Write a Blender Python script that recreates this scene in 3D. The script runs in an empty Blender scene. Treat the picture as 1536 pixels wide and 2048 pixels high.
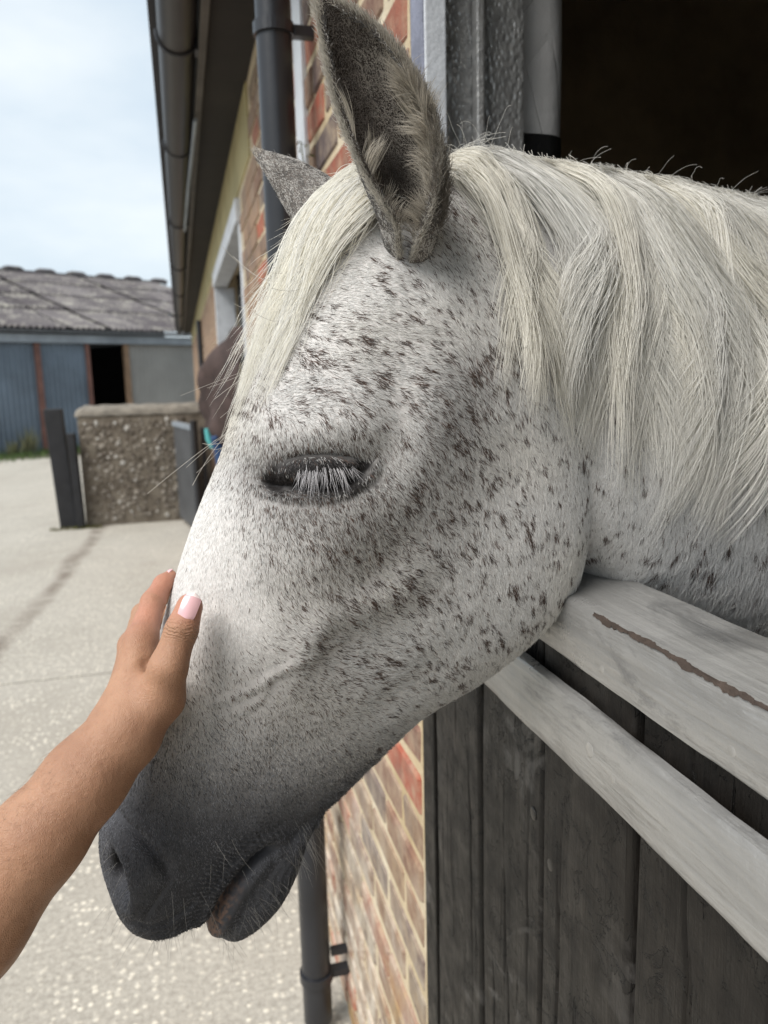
import bpy, bmesh, math, random
import numpy as np
from mathutils import Vector, Matrix

# ------------------------------------------------------------------ camera, sky, sun, exposure
scene = bpy.context.scene
col = scene.collection
CAM_POS = np.array([0.0, 0.0, 1.55])
CAM_R = np.array([[0.967, -0.067, 0.245], [-0.253, -0.157, 0.955], [-0.025, -0.985, -0.169]])   # world <- (right, down, forward)
u_, s_, vt_ = np.linalg.svd(CAM_R); CAM_R = u_ @ vt_
cam_data = bpy.data.cameras.new('camera'); cam = bpy.data.objects.new('camera', cam_data); col.objects.link(cam)
cam_data.sensor_fit = 'VERTICAL'; cam_data.sensor_height = 34.6; cam_data.lens = 34.6 * 1540 / 2048
cam_data.clip_start = 0.02; cam_data.clip_end = 500
cam_data.dof.use_dof = True; cam_data.dof.focus_distance = 0.52; cam_data.dof.aperture_fstop = 8.5
m = Matrix.Identity(4)
for i in range(3):
    m[i][0] = CAM_R[i][0]; m[i][1] = -CAM_R[i][1]; m[i][2] = -CAM_R[i][2]; m[i][3] = CAM_POS[i]
cam.matrix_world = m
scene.camera = cam

world = bpy.data.worlds.new('World'); scene.world = world; world.use_nodes = True
nt = world.node_tree; nt.nodes.clear()
SUN_EL, SUN_AZ = math.radians(52), math.radians(-120)       # from the yard side, behind the photographer's left shoulder
w_out = nt.nodes.new('ShaderNodeOutputWorld'); w_bg = nt.nodes.new('ShaderNodeBackground')
w_sky = nt.nodes.new('ShaderNodeTexSky'); w_sky.sky_type = 'NISHITA'; w_sky.sun_disc = False
w_sky.sun_elevation = SUN_EL; w_sky.sun_rotation = SUN_AZ; w_sky.dust_density = 2.0
w_tc = nt.nodes.new('ShaderNodeTexCoord'); w_map = nt.nodes.new('ShaderNodeMapping'); w_map.inputs['Scale'].default_value = (1, 1, 2.6)
w_n = nt.nodes.new('ShaderNodeTexNoise'); w_n.inputs['Scale'].default_value = 3.1; w_n.inputs['Detail'].default_value = 5; w_n.inputs['Roughness'].default_value = 0.5
w_r = nt.nodes.new('ShaderNodeValToRGB')
w_r.color_ramp.elements[0].position = 0.3; w_r.color_ramp.elements[0].color = (4.4, 5.3, 6.1, 1)
w_r.color_ramp.elements[1].position = 0.68; w_r.color_ramp.elements[1].color = (6.6, 7.05, 7.25, 1)
w_mix = nt.nodes.new('ShaderNodeMixRGB'); w_mix.inputs['Fac'].default_value = 0.86
L = nt.links.new
L(w_tc.outputs['Generated'], w_map.inputs['Vector']); L(w_map.outputs['Vector'], w_n.inputs['Vector'])
L(w_n.outputs['Fac'], w_r.inputs['Fac']); L(w_sky.outputs['Color'], w_mix.inputs['Color1']); L(w_r.outputs['Color'], w_mix.inputs['Color2'])
L(w_mix.outputs['Color'], w_bg.inputs['Color']); w_bg.inputs['Strength'].default_value = 0.1; L(w_bg.outputs['Background'], w_out.inputs['Surface'])

sun_d = bpy.data.lights.new('sun', 'SUN'); sun_d.energy = 2.7; sun_d.angle = math.radians(36); sun_d.color = (1.0, 0.965, 0.92)
sun = bpy.data.objects.new('sun', sun_d); col.objects.link(sun)
sd = Vector((math.cos(SUN_EL) * math.sin(SUN_AZ), math.cos(SUN_EL) * math.cos(SUN_AZ), math.sin(SUN_EL)))
sun.rotation_euler = sd.to_track_quat('Z', 'Y').to_euler(); sun.location = (-3, -2, 6)
vs = scene.view_settings
vs.view_transform = 'Standard'; vs.look = 'None'; vs.exposure = 0.62; vs.gamma = 1.0; vs.use_curve_mapping = False
scene.cycles.max_bounces = 8; scene.cycles.transparent_max_bounces = 16
scene.cycles.use_denoising = True

# ------------------------------------------------------------------ helpers
rng = np.random.default_rng(7)
random.seed(5)

def tag(o, label=None, cat=None, group=None, kind=None):
    if label: o['label'] = label
    if cat: o['category'] = cat
    if group: o['group'] = group
    if kind: o['kind'] = kind
    return o

def empty(name, loc=(0, 0, 0)):
    o = bpy.data.objects.new(name, None); col.objects.link(o); o.location = loc; o.empty_display_size = 0.05
    return o

def link(name, me, parent=None, mats=None):
    o = bpy.data.objects.new(name, me); col.objects.link(o)
    if mats is not None and not me.materials:
        for mm in (mats if isinstance(mats, (list, tuple)) else [mats]): me.materials.append(mm)
    if parent is not None:
        o.parent = parent; o.matrix_parent_inverse = Matrix.Translation(-world_loc(parent))
    return o

def world_loc(o):
    return Vector(o.location)          # every child is laid out in world coordinates, so its own location is its world location

class MB:
    def __init__(s): s.v = []; s.f = []
    def add(s, vs, fs):
        b = len(s.v); s.v += [tuple(map(float, p)) for p in vs]; s.f += [tuple(b + i for i in f) for f in fs]; return s
    def box(s, x0, x1, y0, y1, z0, z1, bev=0.0):
        bm = bmesh.new(); bmesh.ops.create_cube(bm, size=1)
        for v in bm.verts: v.co = Vector((x0 + (v.co.x + .5) * (x1 - x0), y0 + (v.co.y + .5) * (y1 - y0), z0 + (v.co.z + .5) * (z1 - z0)))
        if bev > 0: bmesh.ops.bevel(bm, geom=bm.edges[:], offset=bev, segments=2, affect='EDGES', profile=0.6)
        bm.verts.index_update()
        s.add([v.co for v in bm.verts], [[v.index for v in f.verts] for f in bm.faces]); bm.free(); return s
    def tube(s, pts, r, n=16, cap=True):
        pts = [Vector(p) for p in pts]; rs = r if isinstance(r, (list, tuple)) else [r] * len(pts)
        b = len(s.v); up = None
        for i, p in enumerate(pts):
            t = (pts[min(i + 1, len(pts) - 1)] - pts[max(i - 1, 0)]).normalized()
            if up is None:
                up = Vector((0, 0, 1)) if abs(t.z) < .9 else Vector((1, 0, 0))
            a = t.cross(up).normalized(); c = a.cross(t).normalized(); up = c
            for k in range(n):
                th = 2 * math.pi * k / n; q = p + (a * math.cos(th) + c * math.sin(th)) * rs[i]; s.v.append(tuple(q))
        for i in range(len(pts) - 1):
            for k in range(n):
                s.f.append((b + i * n + k, b + i * n + (k + 1) % n, b + (i + 1) * n + (k + 1) % n, b + (i + 1) * n + k))
        if cap:
            s.f.append(tuple(b + k for k in range(n))[::-1]); e = b + (len(pts) - 1) * n; s.f.append(tuple(e + k for k in range(n)))
        return s
    def mesh(s, name, smooth=False):
        me = bpy.data.meshes.new(name); me.from_pydata(s.v, [], s.f); me.update()
        bm = bmesh.new(); bm.from_mesh(me); bmesh.ops.recalc_face_normals(bm, faces=bm.faces[:]); bm.to_mesh(me); bm.free()
        if smooth:
            me.polygons.foreach_set('use_smooth', [True] * len(me.polygons)); me.set_sharp_from_angle(angle=math.radians(40))
        return me
    def build(s, name, mat, parent=None, smooth=False): return link(name, s.mesh(name, smooth), parent, mat)

class NM:
    """small wrapper for node materials"""
    def __init__(s, name, rough=0.7, spec=0.4):
        s.m = bpy.data.materials.new(name); s.m.use_nodes = True; s.nt = s.m.node_tree
        s.b = s.nt.nodes['Principled BSDF']; s.b.inputs['Roughness'].default_value = rough
        s.b.inputs['Specular IOR Level'].default_value = spec; s.tc = None; s.h = None
    def n(s, t, **kw):
        nd = s.nt.nodes.new(t)
        for k, v in kw.items(): setattr(nd, k, v)
        return nd
    def l(s, a, b): s.nt.links.new(a, b)
    def co(s, sc=(1, 1, 1), kind='Object', rot=(0, 0, 0), rand=0.0):
        if s.tc is None: s.tc = s.n('ShaderNodeTexCoord')
        src = s.tc.outputs[kind]
        if rand:
            oi = s.n('ShaderNodeObjectInfo'); mu = s.n('ShaderNodeMath', operation='MULTIPLY'); mu.inputs[1].default_value = rand
            s.l(oi.outputs['Random'], mu.inputs[0]); ad = s.n('ShaderNodeVectorMath', operation='ADD')
            s.l(src, ad.inputs[0]); s.l(mu.outputs[0], ad.inputs[1]); src = ad.outputs[0]
        mp = s.n('ShaderNodeMapping'); mp.inputs['Scale'].default_value = sc; mp.inputs['Rotation'].default_value = rot
        s.l(src, mp.inputs['Vector']); return mp.outputs['Vector']
    def noise(s, vec, scale, detail=4, rough=0.55, dist=0.0):
        nd = s.n('ShaderNodeTexNoise'); nd.inputs['Scale'].default_value = scale; nd.inputs['Detail'].default_value = detail
        nd.inputs['Roughness'].default_value = rough; nd.inputs['Distortion'].default_value = dist; s.l(vec, nd.inputs['Vector']); return nd.outputs['Fac']
    def voro(s, vec, scale, feature='F1', out='Distance', rnd=1.0):
        nd = s.n('ShaderNodeTexVoronoi', feature=feature); nd.inputs['Scale'].default_value = scale; nd.inputs['Randomness'].default_value = rnd
        s.l(vec, nd.inputs['Vector']); return nd.outputs[out]
    def ramp(s, fac, stops):
        nd = s.n('ShaderNodeValToRGB'); e = nd.color_ramp.elements
        while len(e) < len(stops): e.new(0.5)
        for el, (p, c) in zip(e, stops):
            el.position = p; el.color = (c if len(c) == 4 else (*c, 1)) if not isinstance(c, (int, float)) else (c, c, c, 1)
        s.l(fac, nd.inputs['Fac']); return nd.outputs['Color']
    def mix(s, fac, a, b, mode='MIX'):
        nd = s.n('ShaderNodeMixRGB', blend_type=mode)
        for sock, v in ((nd.inputs['Fac'], fac), (nd.inputs['Color1'], a), (nd.inputs['Color2'], b)):
            if isinstance(v, (int, float)): sock.default_value = v if sock.name == 'Fac' else (v, v, v, 1)
            elif isinstance(v, tuple): sock.default_value = (*v, 1) if len(v) == 3 else v
            else: s.l(v, sock)
        return nd.outputs['Color']
    def math(s, op, a, b=0.0):
        nd = s.n('ShaderNodeMath', operation=op)
        for i, v in enumerate((a, b)):
            if isinstance(v, (int, float)): nd.inputs[i].default_value = v
            else: s.l(v, nd.inputs[i])
        return nd.outputs[0]
    def color(s, c):
        if isinstance(c, tuple): s.b.inputs['Base Color'].default_value = (*c, 1)
        else: s.l(c, s.b.inputs['Base Color'])
        return s
    def bump(s, h, dist=0.002, strength=1.0):
        nd = s.n('ShaderNodeBump'); nd.inputs['Distance'].default_value = dist; nd.inputs['Strength'].default_value = strength
        s.l(h, nd.inputs['Height'])
        if s.h is not None: s.l(s.h, nd.inputs['Normal'])
        s.h = nd.outputs['Normal']; s.l(s.h, s.b.inputs['Normal']); return s
    def rough(s, v): s.l(v, s.b.inputs['Roughness']); return s

def plain(name, c, rough=0.6, var=0.25, scale=8, bump=0.001, spec=0.4, metal=0.0):
    M = NM(name, rough, spec); v = M.co(); n = M.noise(v, scale, 6, 0.6)
    M.color(M.ramp(n, [(0.25, tuple(x * (1 - var) for x in c)), (0.75, tuple(min(1, x * (1 + var)) for x in c))]))
    M.bump(M.noise(v, scale * 12, 3), bump, 0.5); M.b.inputs['Metallic'].default_value = metal
    return M.m

# ------------------------------------------------------------------ materials of the place
def mat_concrete():
    M = NM('yard_concrete', 0.85, 0.25); v = M.co(kind='Object')
    big = M.noise(v, 0.9, 6, 0.6); base = M.ramp(big, [(0.25, (0.265, 0.248, 0.218)), (0.5, (0.325, 0.306, 0.273)), (0.8, (0.38, 0.36, 0.325))])
    fine = M.noise(v, 60, 4, 0.7); base = M.mix(0.45, base, M.ramp(fine, [(0.3, (0.22, 0.2, 0.165)), (0.7, (0.66, 0.62, 0.54))]), 'MIX')
    # exposed aggregate: pale pebbles
    vd = M.voro(v, 44); vcol = M.voro(v, 44, out='Color')
    sep = M.n('ShaderNodeSeparateColor'); M.l(vcol, sep.inputs[0])
    patch = M.ramp(M.noise(v, 2.2, 3), [(0.35, 0.35), (0.6, 1.0)])
    peb = M.math('MULTIPLY', M.ramp(vd, [(0.22, 1.0), (0.42, 0.0)]), M.ramp(sep.outputs[0], [(0.35, 0.0), (0.6, 1.0)]))
    peb = M.math('MULTIPLY', peb, patch)
    base = M.mix(M.math('MULTIPLY', peb, 0.85), base, (0.78, 0.73, 0.62))
    # wheel-track stain running towards the gateway, and smaller damp stains
    sx = M.n('ShaderNodeSeparateXYZ'); M.l(v, sx.inputs[0])
    wob = M.math('MULTIPLY', M.math('SUBTRACT', M.noise(v, 1.1, 4), 0.5), 0.35)
    line = M.math('ADD', M.math('MULTIPLY', sx.outputs['Y'], 0.055), -1.44)
    dist = M.math('ABSOLUTE', M.math('ADD', M.math('SUBTRACT', sx.outputs['X'], line), wob))
    tr = M.ramp(dist, [(0.0, 1.0), (0.045, 0.7), (0.10, 0.0)])
    tr = M.math('MULTIPLY', tr, M.ramp(M.noise(v, 3.0, 5, 0.7), [(0.35, 0.15), (0.6, 0.9)]))
    base = M.mix(M.math('MULTIPLY', tr, 0.85), base, (0.11, 0.08, 0.06))
    st = M.ramp(M.noise(v, 0.55, 7, 0.65, 0.6), [(0.52, 0.0), (0.7, 0.45)])
    base = M.mix(st, base, (0.27, 0.24, 0.2))
    M.color(base); M.bump(M.math('ADD', M.math('MULTIPLY', peb, 0.6), M.noise(v, 150, 3)), 0.004, 0.6)
    return M.m

def mat_brick():
    M = NM('brick_clay', 0.9, 0.2); v = M.co(rand=31.0)
    oi = M.n('ShaderNodeObjectInfo')
    c = M.ramp(oi.outputs['Random'], [(0.0, (0.17, 0.115, 0.09)), (0.16, (0.40, 0.10, 0.06)), (0.28, (0.165, 0.125, 0.10)), (0.45, (0.26, 0.155, 0.10)), (0.6, (0.125, 0.10, 0.10)), (0.72, (0.23, 0.12, 0.085)), (0.86, (0.20, 0.15, 0.115)), (1.0, (0.42, 0.115, 0.07))])
    n = M.noise(v, 22, 6, 0.65)
    c = M.mix(M.ramp(n, [(0.42, 0.0), (0.7, 0.65)]), c, (0.46, 0.36, 0.25))
    c = M.mix(M.ramp(M.noise(v, 9, 5, 0.7), [(0.5, 0.0), (0.72, 0.6)]), c, (0.11, 0.08, 0.07))
    # limewash smears
    c = M.mix(M.ramp(M.noise(v, 5, 6, 0.7), [(0.56, 0.0), (0.75, 0.5)]), c, (0.6, 0.52, 0.4))
    # salts and old limewash bloom on the lower courses
    ge = M.n('ShaderNodeNewGeometry'); sz = M.n('ShaderNodeSeparateXYZ'); M.l(ge.outputs['Position'], sz.inputs[0])
    lowm = M.ramp(sz.outputs['Z'], [(0.25, 1.0), (1.15, 0.0)]); lv = M.n('ShaderNodeMapping'); lv.inputs['Scale'].default_value = (1, 1, 1); M.l(ge.outputs['Position'], lv.inputs['Vector'])
    bl = M.math('MULTIPLY', lowm, M.ramp(M.noise(lv.outputs['Vector'], 14, 6, 0.7), [(0.38, 0.0), (0.62, 0.85)]))
    c = M.mix(bl, c, M.ramp(M.noise(lv.outputs['Vector'], 5, 4), [(0.35, (0.42, 0.27, 0.11)), (0.5, (0.55, 0.48, 0.38)), (0.7, (0.66, 0.61, 0.53))]))
    M.color(c); M.bump(M.noise(v, 70, 6, 0.7), 0.004, 0.8); M.bump(M.noise(v, 320, 3), 0.001, 0.6)
    return M.m

def mat_mortar():
    M = NM('lime_mortar', 0.95, 0.15); v = M.co(kind='Object'); n = M.noise(v, 6, 6, 0.65)
    c = M.ramp(n, [(0.25, (0.42, 0.33, 0.21)), (0.5, (0.60, 0.50, 0.35)), (0.75, (0.70, 0.63, 0.50))])
    c = M.mix(M.ramp(M.noise(v, 2.0, 5), [(0.5, 0.0), (0.7, 0.55)]), c, (0.45, 0.31, 0.13))
    M.color(c); M.bump(M.noise(v, 90, 5, 0.7), 0.005, 0.9); return M.m

def mat_black_wood():
    M = NM('black_painted_timber', 0.45, 0.28); v = M.co(sc=(1, 1, 0.06), rand=17.0); v2 = M.co(rand=17.0)
    g = M.noise(v, 60, 6, 0.65, 0.4); c = M.ramp(g, [(0.3, (0.004, 0.0033, 0.0028)), (0.6, (0.0105, 0.0086, 0.007)), (0.85, (0.022, 0.0185, 0.015))])
    scuff = M.ramp(M.noise(v2, 7, 8, 0.72, 0.5), [(0.54, 0.0), (0.60, 0.5), (0.68, 0.9)])
    scuff = M.math('MULTIPLY', scuff, M.ramp(M.noise(v2, 3.0, 3), [(0.46, 0.0), (0.58, 0.8)]))
    c = M.mix(scuff, c, (0.17, 0.16, 0.15)); M.color(c)
    crack = M.ramp(M.noise(v, 75, 4, 0.6, 0.5), [(0.30, 0.0), (0.345, 1.0)])
    chip = M.ramp(M.noise(v2, 26, 6, 0.65, 0.8), [(0.56, 0.0), (0.575, 1.0)])
    c = M.mix(M.ramp(crack, [(0.0, 1.0), (1.0, 0.0)]), c, (0.002, 0.002, 0.002)); c = M.mix(M.math('MULTIPLY', chip, .5), c, (0.004, 0.0035, 0.003)); M.color(c)
    M.bump(crack, 0.010, 1.0); M.bump(chip, 0.0025, 1.0); M.bump(g, 0.003, 0.8); M.bump(M.noise(v2, 160, 4, 0.7), 0.0012, 0.6)
    M.rough(M.ramp(M.noise(v2, 30, 4), [(0.3, 0.33), (0.7, 0.62)])); return M.m

def mat_silver(name='silver_painted_timber', dark=1.0, ham=False):
    M = NM(name, 0.4, 0.45); v = M.co(sc=(1, 0.07, 1)) if not ham else M.co(sc=(1, 1, 0.5)); v2 = M.co()
    g = M.noise(v, 120 if not ham else 60, 5, 0.6, 0.3)
    c = M.ramp(g, [(0.3, (0.34 * dark, 0.337 * dark, 0.33 * dark)), (0.7, (0.47 * dark, 0.465 * dark, 0.452 * dark))])
    wear = M.ramp(M.noise(M.co(sc=(1, .35, 1)), 14, 8, 0.75, 0.6), [(0.54, 0.0), (0.64, 0.6)])
    c = M.mix(wear, c, (0.17 * dark, 0.17 * dark, 0.172 * dark)); M.color(c); M.b.inputs['Metallic'].default_value = 0.55
    if ham:
        M.bump(M.voro(M.co(sc=(1, 1, 0.7)), 190, 'SMOOTH_F1'), 0.0022, 0.8)
    M.bump(g, 0.0022, 0.8); M.bump(M.noise(v2, 45, 5, 0.6), 0.003, 0.6); M.rough(M.ramp(M.noise(v2, 25, 4), [(0.3, 0.26), (0.7, 0.48)])); return M.m

MAT = dict(concrete=mat_concrete(), brick=mat_brick(), mortar=mat_mortar(), blackwood=mat_black_wood(), silver=mat_silver(), hammer=mat_silver('hammered_silver_paint', 0.8, True),
    plastic=plain('black_plastic', (0.02, 0.021, 0.025), 0.32, 0.3, 6, 0.0004, 0.5), gutterp=plain('brown_black_plastic', (0.020, 0.0165, 0.015), 0.4, 0.3, 6, 0.0005, 0.5),
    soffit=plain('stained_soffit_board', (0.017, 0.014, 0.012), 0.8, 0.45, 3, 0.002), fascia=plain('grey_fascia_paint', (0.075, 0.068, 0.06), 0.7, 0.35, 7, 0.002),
    whitep=plain('weathered_white_paint', (0.55, 0.57, 0.6), 0.6, 0.2, 12, 0.002), bluegrey=plain('blue_grey_paint', (0.20, 0.21, 0.27), 0.6, 0.4, 25, 0.003),
    cream=plain('cream_render', (0.42, 0.36, 0.19), 0.85, 0.25, 4, 0.003), dark=plain('dark_stable_plaster', (0.48, 0.40, 0.29), 0.9, 0.45, 2.5, 0.004),
    black=plain('black_tar_and_shade', (0.006, 0.006, 0.006), 0.5, 0.3, 9, 0.002), post=plain('black_sleeper', (0.016, 0.016, 0.018), 0.6, 0.4, 9, 0.004),
    iron=plain('dark_grey_gate_metal', (0.075, 0.078, 0.082), 0.5, 0.3, 3, 0.001), rust=plain('rusty_red_steel', (0.15, 0.075, 0.06), 0.75, 0.35, 4, 0.002),
    rustor=plain('weathered_orange_timber', (0.23, 0.15, 0.095), 0.8, 0.3, 4, 0.002), blue=plain('faded_blue_cladding', (0.12, 0.155, 0.195), 0.6, 0.35, 0.9, 0.002),
    greyc=plain('weathered_grey_cladding', (0.27, 0.265, 0.25), 0.7, 0.2, 0.8, 0.002), beam=plain('galvanised_rail', (0.24, 0.27, 0.30), 0.5, 0.3, 2, 0.001),
    grass=plain('grass_green', (0.07, 0.11, 0.03), 0.7, 0.5, 5, 0.001), moss=plain('moss_green', (0.13, 0.13, 0.03), 0.8, 0.5, 60, 0.001),
    bolt=plain('painted_bolt', (0.4, 0.39, 0.37), 0.35, 0.2, 60, 0.0005, 0.5, 0.4), boltb=plain('black_bolt', (0.02, 0.018, 0.016), 0.3, 0.2, 60, 0.0005))
# ------------------------------------------------------------------ ground
WX = 0.30                                                        # outer face of the stable wall
g = MB().add([(-120, -60, -0.06), (120, -60, -0.06), (120, 160, -0.06), (-120, 160, -0.06)], [(0, 1, 2, 3)]).build('ground', plain('packed_earth', (0.16, 0.14, 0.11), 0.95, 0.4, 0.6, 0.01))
tag(g, kind='structure')
yard = empty('concrete_yard', (-3, 5, 0)); tag(yard, kind='structure')
jy = [-3.0, 0.6, 4.29, 8.55, 12.55, 17.2]
for i in range(len(jy) - 1):
    for (xa, xb) in ((-12, -4.6), (-4.6, 0.42)):
        MB().box(xa + .007, xb - .007, jy[i] + .007, jy[i + 1] - .007, -0.055, 0.001 * ((i * 7) % 3), 0.004).build('slab', MAT['concrete'], yard)
MB().box(-12, 1.2, 17.21, 19.0, -0.055, -0.012).build('slab', MAT['concrete'], yard)

# ------------------------------------------------------------------ stable building
B = empty('stable_building', (WX, 5, 0)); tag(B, 'long brick stable block with dark eaves and open doorway', 'building')
DY0, DY1, DZ = -0.27, 0.985, 2.28                                # the doorway
WEND = 17.0; WZ = 2.62; WT = 0.21
wall = empty('brick_wall', (WX, 5, 0)); wall.parent = B; wall.matrix_parent_inverse = Matrix.Translation(-world_loc(B))
WIN = (3.6, 5.9, 1.12, 2.32)                                     # second opening further down the wall
core = MB()
xm = WX + 0.004
core.box(xm, WX + WT, DY1 + .085, WIN[0], 0, WZ); core.box(xm, .440, DY1 + .008, DY1 + .083, 0, WZ); core.box(xm, WX + WT, WIN[0], WIN[1], 0, WIN[2]); core.box(xm, WX + WT, WIN[0], WIN[1], WIN[3], WZ)
core.box(xm, WX + WT, WIN[1], WEND, 0, WZ); core.box(xm, WX + WT, -4.0, DY0 - .008, 0, WZ); core.box(xm, WX + WT, DY0, DY1, DZ, WZ)
core.build('mortar_core', MAT['mortar'], wall)
def brick_mesh(i, ly, h=0.0615, dx=0.055):
    r = random.Random(i); bm = bmesh.new(); bmesh.ops.create_cube(bm, size=1)
    for v in bm.verts:
        v.co = Vector((v.co.x * dx + r.uniform(-.0022, .0022), v.co.y * ly + r.uniform(-.004, .004), v.co.z * h + r.uniform(-.0035, .0035)))
    bmesh.ops.bevel(bm, geom=bm.edges[:], offset=0.005, segments=1, affect='EDGES')
    me = bpy.data.meshes.new('brick'); bm.to_mesh(me); bm.free(); me.materials.append(MAT['brick']); return me
BM_S = [brick_mesh(i, 0.2075) for i in range(5)]; BM_H = [brick_mesh(20 + i, 0.0965) for i in range(4)]
far_bricks = MB(); nb = 0
rb = random.Random(3)
def in_open(y, z, ly): return (WIN[0] - .02 - ly / 2 < y < WIN[1] + .02 + ly / 2) and (WIN[2] - .03 < z < WIN[3] + .03)
rows = int(WZ / 0.0755)
order = []
for rI in range(rows):
    z = 0.04 + rI * 0.0755; y = DY1 + .012; head = (rI % 2 == 1); first = True
    while y < WEND - .25:
        ly = 0.100 if (first and head) else 0.211
        yc = y + ly / 2; y += ly + 0.0125; first = False
        if in_open(yc, z, ly) or (z > 2.36 and yc > 3.0): continue
        order.append((yc, z, ly))
order.sort(key=lambda t: t[0])
for (yc, z, ly) in order:
    px = WX + 0.0275 + rb.uniform(-.002, .002)
    if nb < 290:
        o = link('brick', rb.choice(BM_H if ly < .15 else BM_S), wall); o.location = (px, yc, z + rb.uniform(-.003, .003)); o.rotation_euler = (rb.uniform(-.012, .012), 0, rb.uniform(-.008, .008)); nb += 1
    else:
        far_bricks.box(px - .0275, px + .0275, yc - ly / 2, yc + ly / 2, z - .032, z + .032)
def mat_far_brick():
    M = NM('far_brick_clay', 0.9, 0.2); v = M.co()
    c = M.ramp(M.noise(v, 3.7, 2, 0.5), [(0.3, (0.19, 0.14, 0.11)), (0.45, (0.33, 0.22, 0.15)), (0.6, (0.27, 0.20, 0.15)), (0.75, (0.42, 0.28, 0.19))]); M.color(c); return M.m
fb = far_bricks.build('brick_field', mat_far_brick(), wall); fb['kind'] = 'stuff'
MB().box(WX - .004, WX + .03, 3.0, WEND - .2, 2.365, WZ - .002, .004).build('lintel_band', MAT['cream'], B)
# second opening: frame, recess, dark inside
wf = MB().box(WX - .02, WX + .08, WIN[0] - .06, WIN[1] + .06, WIN[3] - .075, WIN[3] + .02, .004).build('window', MAT['whitep'], B)
MB().box(WX - .012, WX + .13, WIN[1] - .012, WIN[1] + .05, WIN[2], WIN[3] - .08, .004).build('jamb', MAT['whitep'], wf)
MB().box(WX - .006, WX + .10, WIN[0] - .05, WIN[0] + .012, WIN[2], WIN[3] - .08, .004).build('jamb', MAT['whitep'], wf)
MB().box(WX - .03, WX + .12, WIN[0] - .06, WIN[1] + .06, WIN[2] - .06, WIN[2], .004).build('sill', MAT['whitep'], wf)
MB().box(WX + .15, WX + .19, WIN[0] - .1, WIN[1] + .1, WIN[2] - .1, WIN[3] + .1).build('opening_shade_panel', MAT['black'], wf)  # black panel stands in for the shaded interior behind the opening
# roof, soffit, fascia
MB().add([(-0.02, -4, 2.76), (-0.02, WEND + .2, 2.76), (4.6, WEND + .2, 4.3), (4.6, -4, 4.3), (-0.02, -4, 2.70), (-0.02, WEND + .2, 2.70), (4.6, WEND + .2, 4.24), (4.6, -4, 4.24)],
         [(0, 1, 2, 3), (4, 5, 6, 7), (0, 1, 5, 4), (3, 2, 6, 7), (0, 3, 7, 4), (1, 2, 6, 5)]).build('roof', plain('slate_roof', (0.09, 0.09, 0.1), 0.7, 0.3, 2, 0.004), B)
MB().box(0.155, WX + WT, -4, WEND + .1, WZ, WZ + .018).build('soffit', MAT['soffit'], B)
MB().box(0.128, 0.153, -4, WEND + .1, WZ - .022, WZ + .12, .003).build('fascia', MAT['fascia'], B)
# the gable end far away, rear and inner walls: the box the horse lives in
MB().box(WX + WT, 4.5, WEND - .2, WEND, 0, WZ).build('gable_wall', MAT['mortar'], B)
inn = MB().box(3.6, 3.75, -2.2, 2.8, -.02, WZ + .3).box(WX + WT + .001, 3.6, 2.65, 2.8, -.02, WZ + .3).box(WX + WT + .001, 3.6, -2.35, -2.2, -.02, WZ + .3).box(WX + WT + .001, 3.75, -2.35, 2.8, WZ + .3, WZ + .35)
inn.build('inner_wall', MAT['dark'], B)
MB().box(WX + WT + .001, WX + WT + .012, DY1 + .06, 2.65, 0, WZ).box(WX + WT + .001, WX + WT + .012, -2.2, DY0 - .06, 0, WZ).build('inner_plaster', MAT['dark'], B)
MB().box(WX + .1, 3.6, -2.2, 2.65, -.05, -.003).build('stable_floor', plain('straw_floor', (0.1, 0.08, 0.045), 0.95, 0.4, 9, 0.01), B)
# rounded plaster reveal of the doorway, tarred black at the bottom
def reveal(z0, z1, mat, name, bulge=0.0):
    pts = [(0.445, 1.06), (0.445, 0.985)] + [(0.485 + 0.032 * math.sin(a), 1.017 - 0.032 * math.cos(a) - .0) for a in np.linspace(0, math.pi / 2, 7)] + [(0.517, 1.06)]
    mbv = []; n = len(pts); zs = np.linspace(z0, z1, 12)
    for z in zs:
        for (x, y) in pts: mbv.append((x, y - bulge + 0.0025 * math.sin(z * 17 + x * 30), z))
    fs = [(i * n + k, i * n + k + 1, (i + 1) * n + k + 1, (i + 1) * n + k) for i in range(len(zs) - 1) for k in range(n - 1)]
    top = len(mbv) - n
    fs += [tuple(range(n)), tuple(range(top, top + n))]
    return MB().add(mbv, fs).build(name, mat, B, True)
def mat_plaster():
    M = NM('whitewashed_plaster', 0.85, 0.2); v = M.co()
    c = M.ramp(M.noise(v, 9, 6, 0.65), [(0.3, (0.30, 0.295, 0.285)), (0.6, (0.47, 0.46, 0.45))])
    ck = M.ramp(M.voro(M.co(sc=(1, 1, .45)), 11, 'DISTANCE_TO_EDGE'), [(0.0, 0.0), (0.012, 1.0)])
    c = M.mix(M.ramp(M.noise(v, 3, 3), [(0.5, 1.0), (0.56, 0.0)]), (0.4, 0.39, 0.38), c)
    M.color(c); M.bump(ck, 0.0015, 0.6); M.bump(M.noise(v, 60, 5), 0.003, 0.6); return M.m
reveal(1.862, 2.28, mat_plaster(), 'plaster_reveal'); reveal(0, 1.86, MAT['black'], 'tarred_reveal', 0.004)

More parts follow.
